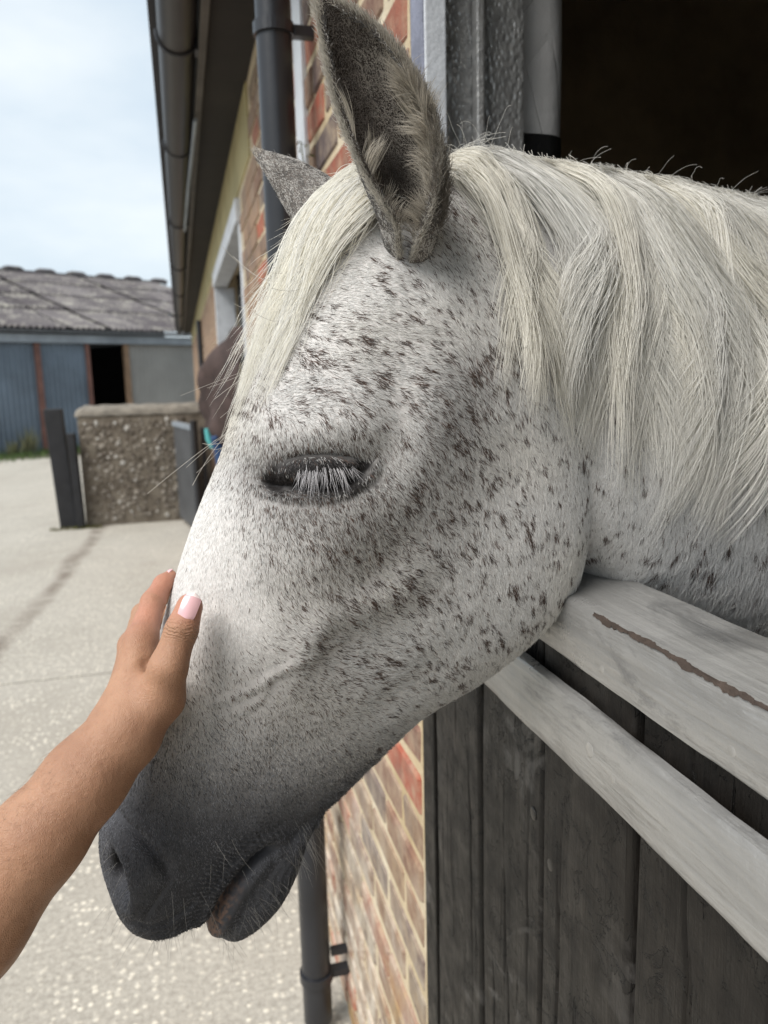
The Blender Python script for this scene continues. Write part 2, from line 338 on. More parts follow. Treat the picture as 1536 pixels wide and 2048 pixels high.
# ------------------------------------------------------------------ door frame
F = empty('door_frame', (0.36, 0.95, 0)); tag(F, 'silver and blue grey painted timber door post beside the brick corner', 'door frame')
MB().box(WX + .001, 0.33, 0.935, 0.984, 1.30, DZ - .002, .003).build('facing_strip', MAT['bluegrey'], F)
MB().box(WX + .001, 0.33, 0.935, 0.984, 0.0, 1.298, .003).build('facing_strip', MAT['blackwood'], F)
MB().box(0.3305, 0.443, 0.962, 1.02, 0.0, DZ - .002, .003).build('post', MAT['hammer'], F)
MB().box(0.372, 0.383, 0.944, 0.961, 0.0, DZ - .002, .003).build('stop_bead', MAT['silver'], F)
MB().box(0.3025, 0.3285, 0.9290, 0.9345, 1.30, DZ - .002, .002).build('edge_bead', MAT['whitep'], F)
MB().box(0.333, 0.443, DY0 - .004, DY0 + .05, 0, DZ - .002, .003).build('post', MAT['hammer'], F)
MB().box(0.333, 0.443, DY0 + .052, 0.940, DZ - .08, DZ - .003, .003).build('head', MAT['hammer'], F)

# ------------------------------------------------------------------ the lower half of the stable door
Dr = empty('stable_door', (0.32, 0.35, 0.05)); tag(Dr, 'black plank lower stable door with two silver painted rails', 'door')
edges = [0.926, 0.762, 0.607, 0.456, 0.315, 0.17, 0.02, -0.12, -0.262]
for i in range(len(edges) - 1):
    y1, y0 = edges[i] - .0025, edges[i + 1] + .0025
    off = (0.0, 0.003, -0.001, 0.002, 0.0)[i % 5]
    bm = bmesh.new(); bmesh.ops.create_grid(bm, x_segments=(80 if i < 5 else 8), y_segments=(150 if i < 5 else 40), size=0.5)
    rr = random.Random(40 + i)
    cracks = [(rr.uniform(-.42, .42), rr.uniform(.5, 1.25), rr.uniform(.05, .22), rr.uniform(.0009, .0022), rr.uniform(.0012, .0035), rr.uniform(0, 6)) for _ in range(9)]
    for v in bm.verts:
        a, b_ = v.co.x, v.co.y
        z = 0.06 + (b_ + .5) * 1.262; y = y0 + (a + .5) * (y1 - y0)
        e = min(a + .5, .5 - a) * (y1 - y0)
        wv = 0.0018 * math.sin(z * 9 + i * 2) + 0.0012 * math.sin(z * 31 + i)
        x = WX + off + 0.0035 * max(0, 1 - e / 0.006) ** 2 + 0.0012 * math.sin(a * 6 + z * 5 + i * 3) + wv * .5
        for (ca, cz, cl, cw, cd, cp_) in cracks:
            tt = (z - cz) / cl
            if abs(tt) < 1:
                dy_ = (a - ca) * (y1 - y0) - .0025 * math.sin(z * 23 + cp_) - .001 * math.sin(z * 71 + cp_); wdt = cw * (1 - tt * tt) + .0003
                if abs(dy_) < 4 * wdt: x += cd * math.exp(-(dy_ / wdt) ** 2) * (1 - tt * tt)
        v.co = Vector((x, y + (wv if abs(a) > .45 else 0) * (0.8), z))
    ex = bmesh.ops.extrude_face_region(bm, geom=bm.faces[:]); 
    for v in [q for q in ex['geom'] if isinstance(q, bmesh.types.BMVert)]: v.co.x = WX + 0.032
    bmesh.ops.recalc_face_normals(bm, faces=bm.faces[:])
    me = bpy.data.meshes.new('plank'); bm.to_mesh(me); bm.free(); me.polygons.foreach_set('use_smooth', [True] * len(me.polygons)); me.set_sharp_from_angle(angle=math.radians(50))
    link('plank', me, Dr, MAT['blackwood'])
def rail(name, x0, x1, z0, z1, y0, y1, mat, wob=0.0012, bev=0.004, seed=0):
    """painted board with softly uneven arrises"""
    prof = [(x0 + bev, z0), (x1 - bev, z0), (x1, z0 + bev), (x1, z1 - bev), (x1 - bev, z1), (x0 + bev, z1), (x0 + bev * .3, z1 - bev * .3), (x0, z1 - bev), (x0, z0 + bev), (x0 + bev * .3, z0 + bev * .3)]
    n = len(prof); ys = np.linspace(y0, y1, 90); r = np.random.default_rng(seed); ph = r.uniform(0, 6, (n, 3)); vs_ = []; 
    for y in ys:
        for k, (x, z) in enumerate(prof):
            d = .3 * wob * (math.sin(y * 21 + ph[k, 0]) + .7 * math.sin(y * 57 + ph[k, 1]) + .4 * math.sin(y * 131 + ph[k, 2]))
            vs_.append((x + d * .5, y, z + d))
    fs = [(i * n + k, i * n + (k + 1) % n, (i + 1) * n + (k + 1) % n, (i + 1) * n + k) for i in range(len(ys) - 1) for k in range(n)]
    e = (len(ys) - 1) * n; fs += [tuple(range(n)), tuple(range(e, e + n))]
    return MB().add(vs_, fs).build(name, mat, Dr, True)
top = rail('top_rail', 0.288, 0.372, 1.322, 1.374, -0.26, 0.915, MAT['silver'], .0009, .004, 1)
mid = rail('middle_rail', 0.283, 0.299, 1.236, 1.297, -0.26, 0.915, MAT['silver'], .0012, .005, 2)
low = rail('lower_rail', 0.283, 0.299, 0.16, 0.26, -0.26, 0.915, MAT['blackwood'], .0012, .005, 3)
# a strip of bare wood where the paint has flaked from the top arris
fl = MB(); ysf = np.arange(0.50, 0.285, -0.0018); fr_ = np.random.default_rng(8)
def wob1(y, s): return .55 * math.sin(y * 61 + s) + .5 * math.sin(y * 143 + 2.1 * s) + .35 * math.sin(y * 337 + .7 * s) + .2 * math.sin(y * 811 + s)
rows_ = []
for y in ysf:
    wt = -.0018 + .0019 * wob1(y, 1.0) + .0004 * fr_.normal(); wf = -.0018 + .0019 * wob1(y, 4.0) + .0004 * fr_.normal()
    rows_.append(((0.292 + max(wt, -.003), y, 1.3745), (0.2888, y, 1.3731), (0.2876, y, 1.370 - max(wf, -.003)), wt > -.0034 or wf > -.0030))
for q, w_ in zip(rows_[:-1], rows_[1:]):
    if q[3] and w_[3]: fl.add([q[0], q[1], q[2], w_[0], w_[1], w_[2]], [(0, 1, 4, 3), (1, 2, 5, 4)])
fl.build('flaked_arris', plain('bare_brown_wood', (0.055, 0.04, 0.032), 0.9, 0.4, 80, 0.002), top)
def bolt(parent, x, y, z, r, mat):
    bm = bmesh.new(); bmesh.ops.create_uvsphere(bm, u_segments=14, v_segments=8, radius=r)
    for v in bm.verts: v.co = Vector((x + v.co.x * .22, y + v.co.y, z + v.co.z))
    me = bpy.data.meshes.new('bolt'); bm.to_mesh(me); bm.free(); me.polygons.foreach_set('use_smooth', [True] * len(me.polygons)); return link('bolt', me, parent, mat)
for (y, z, r) in ((0.575, 1.337, .007), (0.485, 1.335, .0042), (0.345, 1.338, .0042), (0.2, 1.34, .005)): bolt(top, 0.2885, y, z, r, MAT['bolt'])
for (y, z, r) in ((0.492, 1.268, .0062), (0.458, 1.262, .004), (0.2, 1.265, .006), (0.70, 1.27, .006)): bolt(mid, 0.2835, y, z, r, MAT['bolt'])
for (y, z, r) in ((0.626, 1.135, .0065), (0.588, 1.105, .0075), (0.40, 1.09, .006)): bolt(Dr, WX + .0015, y, z, r, MAT['boltb'])

# ------------------------------------------------------------------ gutter and downpipes
G = empty('gutter', (0.06, 5, 2.6)); tag(G, 'brown black half round gutter under the eaves against the sky', 'gutter')
def gx(y): return 0.068 - 0.0075 * max(0, y - 2)
gv = []; n = 15; ysg = list(np.linspace(-3.9, 17.0, 60))
for (r, dz) in ((0.060, 0), (0.056, 0)):
    for y in ysg:
        for k in range(n):
            a = math.pi * k / (n - 1); gv.append((0.065 + 0 * y - r * math.cos(a), y, 2.655 + 0.004 * math.sin(y * 1.3) - r * math.sin(a)))
nn = len(ysg) * n; gf = []
for s in (0, nn):
    gf += [(s + i * n + k, s + i * n + k + 1, s + (i + 1) * n + k + 1, s + (i + 1) * n + k) for i in range(len(ysg) - 1) for k in range(n - 1)]
gf += [(i * n + e, (i + 1) * n + e, nn + (i + 1) * n + e, nn + i * n + e) for i in range(len(ysg) - 1) for e in (0, n - 1)]
MB().add(gv, gf).build('channel', MAT['gutterp'], G, True)
for y in (1.2, 2.75, 3.9, 5.6, 7.6, 9.8, 12.5, 15.5):
    arc = [(0.065 - 0.065 * math.cos(a), y, 2.655 - 0.065 * math.sin(a)) for a in np.linspace(-0.12, math.pi, 14)]
    MB().tube(arc, 0.0055 if y < 6 else .009, 8).build('bracket', MAT['plastic'], G)
    MB().box(0.118, 0.128, y - .03, y + .03, 2.60, 2.69, .002).build('bracket_plate', MAT['plastic'], G)
MB().tube([(0.128, 3.3, 2.57), (0.112, 4.2, 2.56), (0.10, 5.6, 2.575)], 0.008, 8).build('loose_strip', MAT['beam'], G)
def downpipe(x, y, ztop, r, clips, label, far=False):
    P = empty('downpipe', (x, y, 0.03)); tag(P, label, 'downpipe', 'downpipes on the stable wall')
    MB().tube([(x, y, 0.03), (x, y, ztop - .001)], r, 28).build('pipe', MAT['plastic'], P, True)
    if not far: MB().tube([(x, y, ztop), (x, y, ztop + .06), (x - .06, y, ztop + .17), (0.10, y, ztop + .23), (0.07, y, ztop + .25)], r * 1.06, 24).build('swan_neck', MAT['plastic'], P, True)
    for z, arm in clips:
        cl = MB()
        for k, rad in enumerate((r + .0055,)):
            ring = [(x + rad * math.cos(a), y + rad * math.sin(a)) for a in np.linspace(0, 2 * math.pi, 28, endpoint=False)]
            vv = [(a, b_, z + dz) for dz in (-.011, .011) for (a, b_) in ring]; k_ = 28
            cl.add(vv, [(i, (i + 1) % k_, k_ + (i + 1) % k_, k_ + i) for i in range(k_)] + [tuple(range(k_)), tuple(range(k_, 2 * k_))])
        c = cl.build('clip', MAT['plastic'], P)
        MB().box(x + r + .004, WX + .008, y - .012, y + .012, z - .010, z + .010, .002).build('clip_arm', MAT['plastic'], c)
        if arm: MB().box(x + r + .002, WX + .008, y - .009, y + .009, z + .045, z + .062, .002).build('clip_arm', MAT['plastic'], c)
    return P
downpipe(0.222, 1.63, 2.36, 0.0345, ((2.225, 0), (0.15, 1)), 'black plastic downpipe clipped to brick wall behind the white horse')
downpipe(0.262, 9.6, 2.3, 0.03, ((2.0, 0),), 'thin far black downpipe near the end of the stable wall', True)
o = MB().box(0.2925, 0.304, 1.742, 1.85, 1.99, 2.60, .002).build('wall_batten', MAT['whitep']); tag(o, 'narrow pale painted batten upright on the bricks behind the downpipe', 'batten')
# small weed growing out of the joint behind the pipe
wd = MB(); rr = random.Random(2)
for k in range(26):
    c = Vector((0.285 + rr.uniform(-.03, .01), 1.72 + rr.uniform(-.05, .05), 2.03 + rr.uniform(-.06, .03))); a = Vector((rr.uniform(-1, 1), rr.uniform(-1, 1), rr.uniform(-1, 1))).normalized(); b_ = a.orthogonal().normalized(); L_ = rr.uniform(.008, .018)
    wd.add([c, c + a * L_ * .5 + b_ * L_ * .3, c + a * L_, c + a * L_ * .5 - b_ * L_ * .3], [(0, 1, 2, 3)])
wd.tube([(0.302, 1.72, 1.99), (0.285, 1.72, 2.01), (0.28, 1.715, 2.05)], 0.0015, 5)
tag(wd.build('wall_weed', MAT['moss']), 'small mossy weed sprouting from the wall beside the downpipe', 'weed')

# ------------------------------------------------------------------ things in the yard
# rubble wall with coping
S = empty('stone_wall', (-0.5, 9.25, 0)); tag(S, 'low grey brown rubble stone wall with rounded coping across the yard', 'stone wall')
def mat_rubble():
    M = NM('rubble_mortar', 0.95, 0.1); v = M.co(); c = M.ramp(M.noise(v, 5, 6, 0.7), [(0.3, (0.085, 0.07, 0.055)), (0.5, (0.17, 0.145, 0.115)), (0.75, (0.28, 0.25, 0.2))]); M.color(c); M.bump(M.noise(v, 30, 5), 0.02, 1.0); return M.m
def mat_stone():
    M = NM('flint_stone', 0.8, 0.3); oi = M.n('ShaderNodeObjectInfo'); v = M.co(rand=9.0)
    c = M.ramp(oi.outputs['Random'], [(0.0, (0.12, 0.1, 0.08)), (0.35, (0.2, 0.17, 0.14)), (0.6, (0.3, 0.265, 0.22)), (0.85, (0.42, 0.38, 0.33)), (1.0, (0.62, 0.6, 0.56))])
    c = M.mix(M.ramp(M.noise(v, 25, 4), [(0.4, 0.0), (0.7, 0.5)]), c, (0.1, 0.08, 0.06)); M.color(c); M.bump(M.noise(v, 40, 4), 0.01, .8); return M.m
rub = mat_rubble(); stm = mat_stone()
MB().box(-1.13, 0.30, 9.15, 9.55, -.02, 1.235, .02).build('wall_body', rub, S)
cp = MB(); prof = []
cv = []; ncs = 14
for x in np.concatenate([np.linspace(-1.15, -1.02, 8), np.linspace(-0.95, 0.30, 14)]):
    d = max(0, -1.04 - x); hgt = 0.115 * math.sqrt(max(0.02, 1 - (d / 0.12) ** 2)) if d > 0 else 0.115
    for k in range(ncs):
        a = math.pi * k / (ncs - 1); cv.append((x, 9.35 - 0.212 * math.cos(a), 1.236 + hgt * max(0.0, math.sin(a)) ** .6 + .006 * math.sin(x * 40 + a * 3)))
nx = 22
cf = [(i * ncs + k, i * ncs + k + 1, (i + 1) * ncs + k + 1, (i + 1) * ncs + k) for i in range(nx - 1) for k in range(ncs - 1)] + [(i * ncs, (i + 1) * ncs, (i + 1) * ncs + ncs - 1, i * ncs + ncs - 1) for i in range(nx - 1)] + [tuple(range(ncs)), tuple((nx - 1) * ncs + k for k in range(ncs))]
MB().add(cv, cf).build('coping', plain('weathered_coping', (0.20, 0.18, 0.15), .9, .5, 9, .02), S, True)
def stone_mesh(i):
    r = random.Random(i); bm = bmesh.new(); bmesh.ops.create_icosphere(bm, subdivisions=1, radius=1)
    for v in bm.verts: v.co *= r.uniform(.75, 1.15)
    me = bpy.data.meshes.new('stone'); bm.to_mesh(me); bm.free(); me.materials.append(stm); return me
SM = [stone_mesh(i) for i in range(6)]; rr = random.Random(12); placed = []
for k in range(6000):
    if len(placed) >= 295: break
    x, z, r = rr.uniform(-1.10, 0.02), rr.uniform(.06, 1.18), rr.choice((.014, .018, .022, .028, .036))
    if any((x - a) ** 2 + (z - b_) ** 2 < (r + c) ** 2 * .9 for a, b_, c in placed): continue
    placed.append((x, z, r)); o = link('stone', rr.choice(SM), S); o.location = (x, 9.152, z); o.scale = (r * rr.uniform(1, 1.5), .022, r); o.rotation_euler = (0, rr.uniform(0, 3), 0)
# black gate posts
def post(x0, x1, y, z1, lean, label):
    b = MB().box(x0, x1, y, y + .16, -.02, z1, .012)
    o = b.build('gate_post', MAT['post']); 
    for v in o.data.vertices: v.co.x += -lean * (v.co.z)
    tag(o, label, 'post', 'black gate posts by the stone wall'); return o
post(-1.405, -1.22, 9.12, 1.33, .045, 'tall black timber gate post left of the rubble wall')
post(-1.215, -1.135, 9.02, 1.06, .02, 'shorter black gate post tight against the end of the rubble wall')
# grey gate leaf standing open against the stable
Lf = empty('gate_leaf', (0.05, 8.6, 0)); tag(Lf, 'dark grey metal gate leaf standing open against the stable wall', 'gate')
def slab_between(p, q, t, z0, z1, mb):
    d = Vector((q[0] - p[0], q[1] - p[1], 0)).normalized(); nrm = Vector((-d.y, d.x, 0)) * t / 2
    a, b_ = Vector((*p, 0)), Vector((*q, 0)); vs_ = []
    for z in (z0, z1):
        for w in (a - nrm, b_ - nrm, b_ + nrm, a + nrm): vs_.append((w.x, w.y, z))
    mb.add(vs_, [(0, 1, 2, 3), (4, 5, 6, 7), (0, 1, 5, 4), (1, 2, 6, 5), (2, 3, 7, 6), (3, 0, 4, 7)]); return mb
slab_between((-0.09, 9.08), (0.085, 8.05), .03, 0.06, 1.10, MB()).build('panel', MAT['iron'], Lf)
slab_between((-0.095, 9.1), (0.09, 8.03), .05, 1.10, 1.15, MB()).build('top_bar', MAT['beam'], Lf)
slab_between((0.09, 8.0), (0.12, 7.95), .05, 0.02, 1.2, MB()).build('stile', MAT['post'], Lf)
o = MB().box(0.17, 0.215, 8.1, 8.2, 0, 1.12, .004).build('hanging_post', MAT['post']); tag(o, 'slim black hanging post between the gate leaf and the stable', 'post')
# brown rug with blue lining hanging over the sill of the second opening
rv = []; RN, RM = 26, 20
out = [(1.83, .335, .30), (1.76, .27, .30), (1.68, .19, .31), (1.62, .135, .32), (1.50, .125, .31), (1.38, .122, .31), (1.27, .13, .31), (1.18, .19, .31), (1.10, .26, .32), (1.06, .29, .33)]
zs_ = [a[0] for a in out]
for i in range(RN):
    z = np.interp(i, [0, RN - 1], [zs_[0], zs_[-1]]); xo = float(np.interp(-z, [-a for a in zs_], [a[1] for a in out]))
    for k in range(RM):
        t = k / (RM - 1); ang = math.pi * t
        y = 4.15 + 0.62 * t; x = 0.345 - (0.345 - xo) * math.sin(ang * .92 + .12) + 0.030 * math.sin(t * 13 + z * 11) + .012 * math.sin(t * 31 - z * 23)
        rv.append((x, y, z + .03 * math.sin(t * 4)))
rf = [(i * RM + k, i * RM + k + 1, (i + 1) * RM + k + 1, (i + 1) * RM + k) for i in range(RN - 1) for k in range(RM - 1)]
rug = MB().add(rv, rf).build('horse_rug', plain('brown_rug_cloth', (0.055, 0.036, 0.032), 0.8, 0.6, 9, 0.006), None, True)
md = rug.modifiers.new('t', 'SOLIDIFY'); md.thickness = 0.008
tag(rug, 'dark brown rug bundled on the stable wall behind the forelock', 'rug')
MB().tube([(0.16, 4.3, 1.27), (0.185, 4.33, 1.2), (0.2, 4.35, 1.1), (0.24, 4.35, 0.98)], [.02, .03, .035, .02], 10).build('blue_lining', plain('blue_cloth', (0.03, 0.07, 0.17), 0.8, 0.3, 10, .002), rug, True)
MB().tube([(0.125, 4.4, 1.31), (0.135, 4.4, 1.25), (0.15, 4.4, 1.2)], [.012, .018, .01], 8).build('turquoise_tape', plain('turquoise_tape', (0.1, 0.42, 0.42), 0.7, 0.2, 10, .001), rug, True)

# ------------------------------------------------------------------ barn across the yard
BA = Vector((-4.024, 20.352, 0)); BD = (Vector((0.236, 23.028, 0)) - BA).normalized(); BN = Vector((-BD.y, BD.x, 0))   # along the front, into the barn
def bp(s, d, z): p = BA + BD * s + BN * d; return (p.x, p.y, z)
def bbox(mb, s0, s1, d0, d1, z0, z1):
    vs_ = [bp(s, d, z) for z in (z0, z1) for (s, d) in ((s0, d0), (s1, d0), (s1, d1), (s0, d1))]
    return mb.add(vs_, [(0, 1, 2, 3), (4, 5, 6, 7), (0, 1, 5, 4), (1, 2, 6, 5), (2, 3, 7, 6), (3, 0, 4, 7)])
K = empty('barn', bp(1, 0, 0)); tag(K, 'low barn with corrugated grey roof and faded blue sheet cladding', 'barn')
def corrug(s0, s1, z0, z1, mat, name, wave=0.13, amp=0.018):
    n = max(4, int((s1 - s0) / wave * 6)); vs_ = []
    for i in range(n + 1):
        s = s0 + (s1 - s0) * i / n; d = amp * math.sin(2 * math.pi * s / wave)
        vs_ += [bp(s, d, z0), bp(s, d, z1), bp(s, d + .03, z0), bp(s, d + .03, z1)]
    fs = []
    for i in range(n):
        a, b_ = 4 * i, 4 * i + 4; fs += [(a, b_, b_ + 1, a + 1), (a + 2, b_ + 2, b_ + 3, a + 3), (a + 1, b_ + 1, b_ + 3, a + 3)]
    return MB().add(vs_, fs).build(name, mat, K, True)
for (s0, s1) in ((-9, -6.6), (-6.55, -4.2), (-4.15, -1.8), (-1.75, 0.72)): corrug(s0, s1, -.6, 2.66, MAT['blue'], 'cladding_panel')
corrug(0.88, 2.02, -.6, 2.66, MAT['blue'], 'cladding_panel'); corrug(3.24, 5.3, -.6, 2.66, MAT['greyc'], 'cladding_panel'); corrug(5.34, 9, -.6, 2.66, MAT['greyc'], 'cladding_panel')
bbox(MB(), 0.73, 0.87, -.06, .06, -.6, 2.66).build('steel_post', MAT['rust'], K); bbox(MB(), 2.03, 2.13, -.06, .06, -.6, 2.66).build('steel_post', MAT['rust'], K); bbox(MB(), 3.1, 3.23, -.06, .06, -.6, 2.66).build('timber_post', MAT['rustor'], K)
bbox(MB(), 2.1, 3.2, 2.5, 2.6, 1.12, 1.2).build('inner_rail', MAT['iron'], K)
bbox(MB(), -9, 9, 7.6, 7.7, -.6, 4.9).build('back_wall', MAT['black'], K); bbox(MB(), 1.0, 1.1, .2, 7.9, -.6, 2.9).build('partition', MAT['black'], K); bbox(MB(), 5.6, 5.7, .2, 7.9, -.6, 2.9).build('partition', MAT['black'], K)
bbox(MB(), -9, 9, -.13, .1, 2.665, 2.87).build('sliding_rail', MAT['beam'], K)
bbox(MB(), -9, 9, -.25, -.14, 2.90, 2.975).build('eaves_gutter', MAT['iron'], K)
def mat_asb():
    M = NM('weathered_corrugated_roof', 0.9, 0.2); oi = M.n('ShaderNodeObjectInfo'); v = M.co(rand=11)
    c = M.ramp(M.noise(v, 1.3, 6, 0.65), [(0.3, (0.105, 0.095, 0.098)), (0.55, (0.155, 0.143, 0.145)), (0.72, (0.2, 0.188, 0.175))])
    c = M.mix(M.ramp(oi.outputs['Random'], [(0.0, 0.0), (1.0, 0.8)]), c, (0.055, 0.048, 0.053))
    c = M.mix(M.ramp(M.noise(v, 2.1, 5, 0.7), [(0.5, 0.0), (0.68, 0.75)]), c, (0.36, 0.345, 0.30)); M.color(c); return M.m
asb = mat_asb()
RD, RZ0, RZ1 = 8.3, 2.97, 5.45
def sheet(s0, s1, t0, t1, lift):
    n = int((s1 - s0) / 0.147 * 5); vs_ = []
    for i in range(n + 1):
        s = s0 + (s1 - s0) * i / n; w = 0.032 * math.sin(2 * math.pi * s / 0.147)
        for t in (t0, t1):
            for th in (0, .012): vs_.append(bp(s, -.22 + t * RD, RZ0 + (RZ1 - RZ0) * t + w + lift * (1 - (t - t0) / (t1 - t0)) + th))
    fs = []
    for i in range(n):
        a, b_ = 4 * i, 4 * i + 4; fs += [(a, b_, b_ + 2, a + 2), (a + 1, b_ + 1, b_ + 3, a + 3), (a, b_, b_ + 1, a + 1)]
    return MB().add(vs_, fs)
rf_ = empty('roof', bp(1, 0, 3)); rf_.parent = K; rf_.matrix_parent_inverse = Matrix.Translation(-world_loc(K))
ts = [0, .27, .52, .76, 1.0]
for j in range(4):
    s = -10.2 + (j % 2) * 0.0
    while s < 9: sheet(s, s + 1.0, ts[j], ts[j + 1] + .02, 0.05).build('roof_sheet', asb, rf_, True); s += 1.075
s = -9.8
while s < 9:
    MB().tube([bp(s, RD - .22, RZ1 + .05), bp(s + .12, RD - .22, RZ1 + .1), bp(s + .5, RD - .22, RZ1 + .1), bp(s + .62, RD - .22, RZ1 + .05)], .1, 10).build('ridge_cap', asb, rf_, True); s += 1.1
bbox(MB(), -10, 9, RD - .3, RD - .14, RZ1 - .1, RZ1 + .08).build('ridge_roll', asb, rf_)
MB().add([bp(-10, RD - .2, RZ1), bp(9, RD - .2, RZ1), bp(9, RD * 2, RZ0), bp(-10, RD * 2, RZ0)], [(0, 1, 2, 3)]).build('rear_slope', asb, rf_)
# grass and weeds along the barn foot
gr = MB(); rr = random.Random(4)
for k in range(5200):
    s, d = rr.uniform(-8, 4.5), -rr.random() ** 2 * 1.9 - .06
    h = rr.uniform(.05, .16) * (2.2 if rr.random() < .05 else 1); a = rr.uniform(0, 6.28); w = .012
    p = Vector(bp(s, d, -.02)); q = Vector((math.cos(a), math.sin(a), 0)) * w
    gr.add([p - q, p + q, p + Vector((rr.uniform(-.05, .05), rr.uniform(-.05, .05), h))], [(0, 1, 2)])
tag(gr.build('grass', MAT['grass']), 'short green grass and weeds along the barn foot', 'grass', kind='stuff')
def weed(s, d, h, label):
    w = MB(); r = random.Random(int(s * 100))
    for k in range(70):
        b = Vector(bp(s + r.uniform(-.12, .12), d + r.uniform(-.08, .08), -.02)); t = b + Vector((r.uniform(-.2, .2), r.uniform(-.2, .2), h * r.uniform(.4, 1))); sd_ = Vector((r.uniform(-1, 1), r.uniform(-1, 1), 0)).normalized() * .02; mdl = (b + t) / 2 + sd_ * 1.2
        w.add([b, mdl - sd_ * .6, t, mdl + sd_ * .6], [(0, 1, 2, 3)])
    tag(w.build('tall_weed', plain('dry_weed', (0.17, 0.17, 0.09), .8, .3, 8, .001)), label, 'weed', 'weeds growing against the barn')
weed(0.32, -.2, .75, 'tall dry weed clump against the blue cladding left of the rusty post'); weed(-0.1, -.25, .45, 'shorter dry weed clump at the left edge below the blue cladding')
# little tuft at the foot of the gate posts
tf = MB(); rr = random.Random(9)
for k in range(260):
    p = Vector((rr.uniform(-1.5, -0.95), 9.1 + rr.uniform(-.12, .0), 0)); a = rr.uniform(0, 6.28); q = Vector((math.cos(a), math.sin(a), 0)) * .005
    tf.add([p - q, p + q, p + Vector((rr.uniform(-.03, .03), rr.uniform(-.04, .0), rr.uniform(.015, .05)))], [(0, 1, 2)])
tag(tf.build('grass_tuft', MAT['moss']), 'mossy grass fringe at the foot of the gate posts', 'grass', kind='stuff')
# ------------------------------------------------------------------ the horse
# head frame: u runs back along the neck, v is up, w points out of the left side of the face
HO = np.array([0.1005, 0.590, 1.478])
_p = math.radians(5); EU = np.array([math.cos(_p), math.sin(_p), 0.0]); EV = np.array([0, 0, 1.0]); EW = np.array([math.sin(_p), -math.cos(_p), 0.0])
def h2w(P): P = np.asarray(P, float); return HO + P[..., 0:1] * EU + P[..., 1:2] * EV + P[..., 2:3] * EW
def w2h(P): Q = np.asarray(P, float) - HO; return np.stack([Q @ EU, Q @ EV, Q @ EW], -1)

def catmull(K, t):
    """sample rows K at fractional index t"""
    K = np.asarray(K, float); n = len(K); t = np.clip(np.asarray(t, float), 0, n - 1 - 1e-9); i = t.astype(int); f = (t - i)
    p0, p1, p2, p3 = K[np.maximum(i - 1, 0)], K[i], K[np.minimum(i + 1, n - 1)], K[np.minimum(i + 2, n - 1)]
    f = f.reshape((-1,) + (1,) * (K.ndim - 1))
    return 0.5 * ((2 * p1) + (-p0 + p2) * f + (2 * p0 - 5 * p1 + 4 * p2 - p3) * f ** 2 + (-p0 + 3 * p1 - 3 * p2 + p3) * f ** 3)

TAU = np.array([0, .03, .08, .17, .3, .45, .6, .74, .86, .94, .98, 1.0]); TH = np.arccos(1 - 2 * TAU)
def loft(D, V, W, ns, na):
    t = np.linspace(0, len(D) - 1, ns); Ds, Vs, Ws = catmull(D, t), catmull(V, t), np.maximum(catmull(W, t), 0)
    th = np.linspace(0, np.pi, na); tau = (1 - np.cos(th)) / 2
    # periodic-looking cubic in theta (odd at both ends so the edge stays round)
    k = np.interp(th, TH, np.arange(len(TH))); 
    Wt = np.stack([catmull(np.concatenate([[-r[1]], r, [-r[-2]]]), k + 1) for r in Ws])
    Wt[:, 0] = 0; Wt[:, -1] = 0
    P = Ds[:, None, :] + (Vs - Ds)[:, None, :] * tau[None, :, None]
    ring = np.concatenate([np.concatenate([P, Wt[..., None]], -1), np.concatenate([P, -Wt[..., None]], -1)[:, -2:0:-1]], 1)
    n = ring.shape[1]; idx = np.arange(ns * n).reshape(ns, n); nx_ = np.roll(idx, -1, 1)
    F = np.stack([idx[:-1], nx_[:-1], nx_[1:], idx[1:]], -1).reshape(-1, 4).tolist()
    F += [idx[0].tolist()[::-1], idx[-1].tolist()]
    return ring.reshape(-1, 3), F

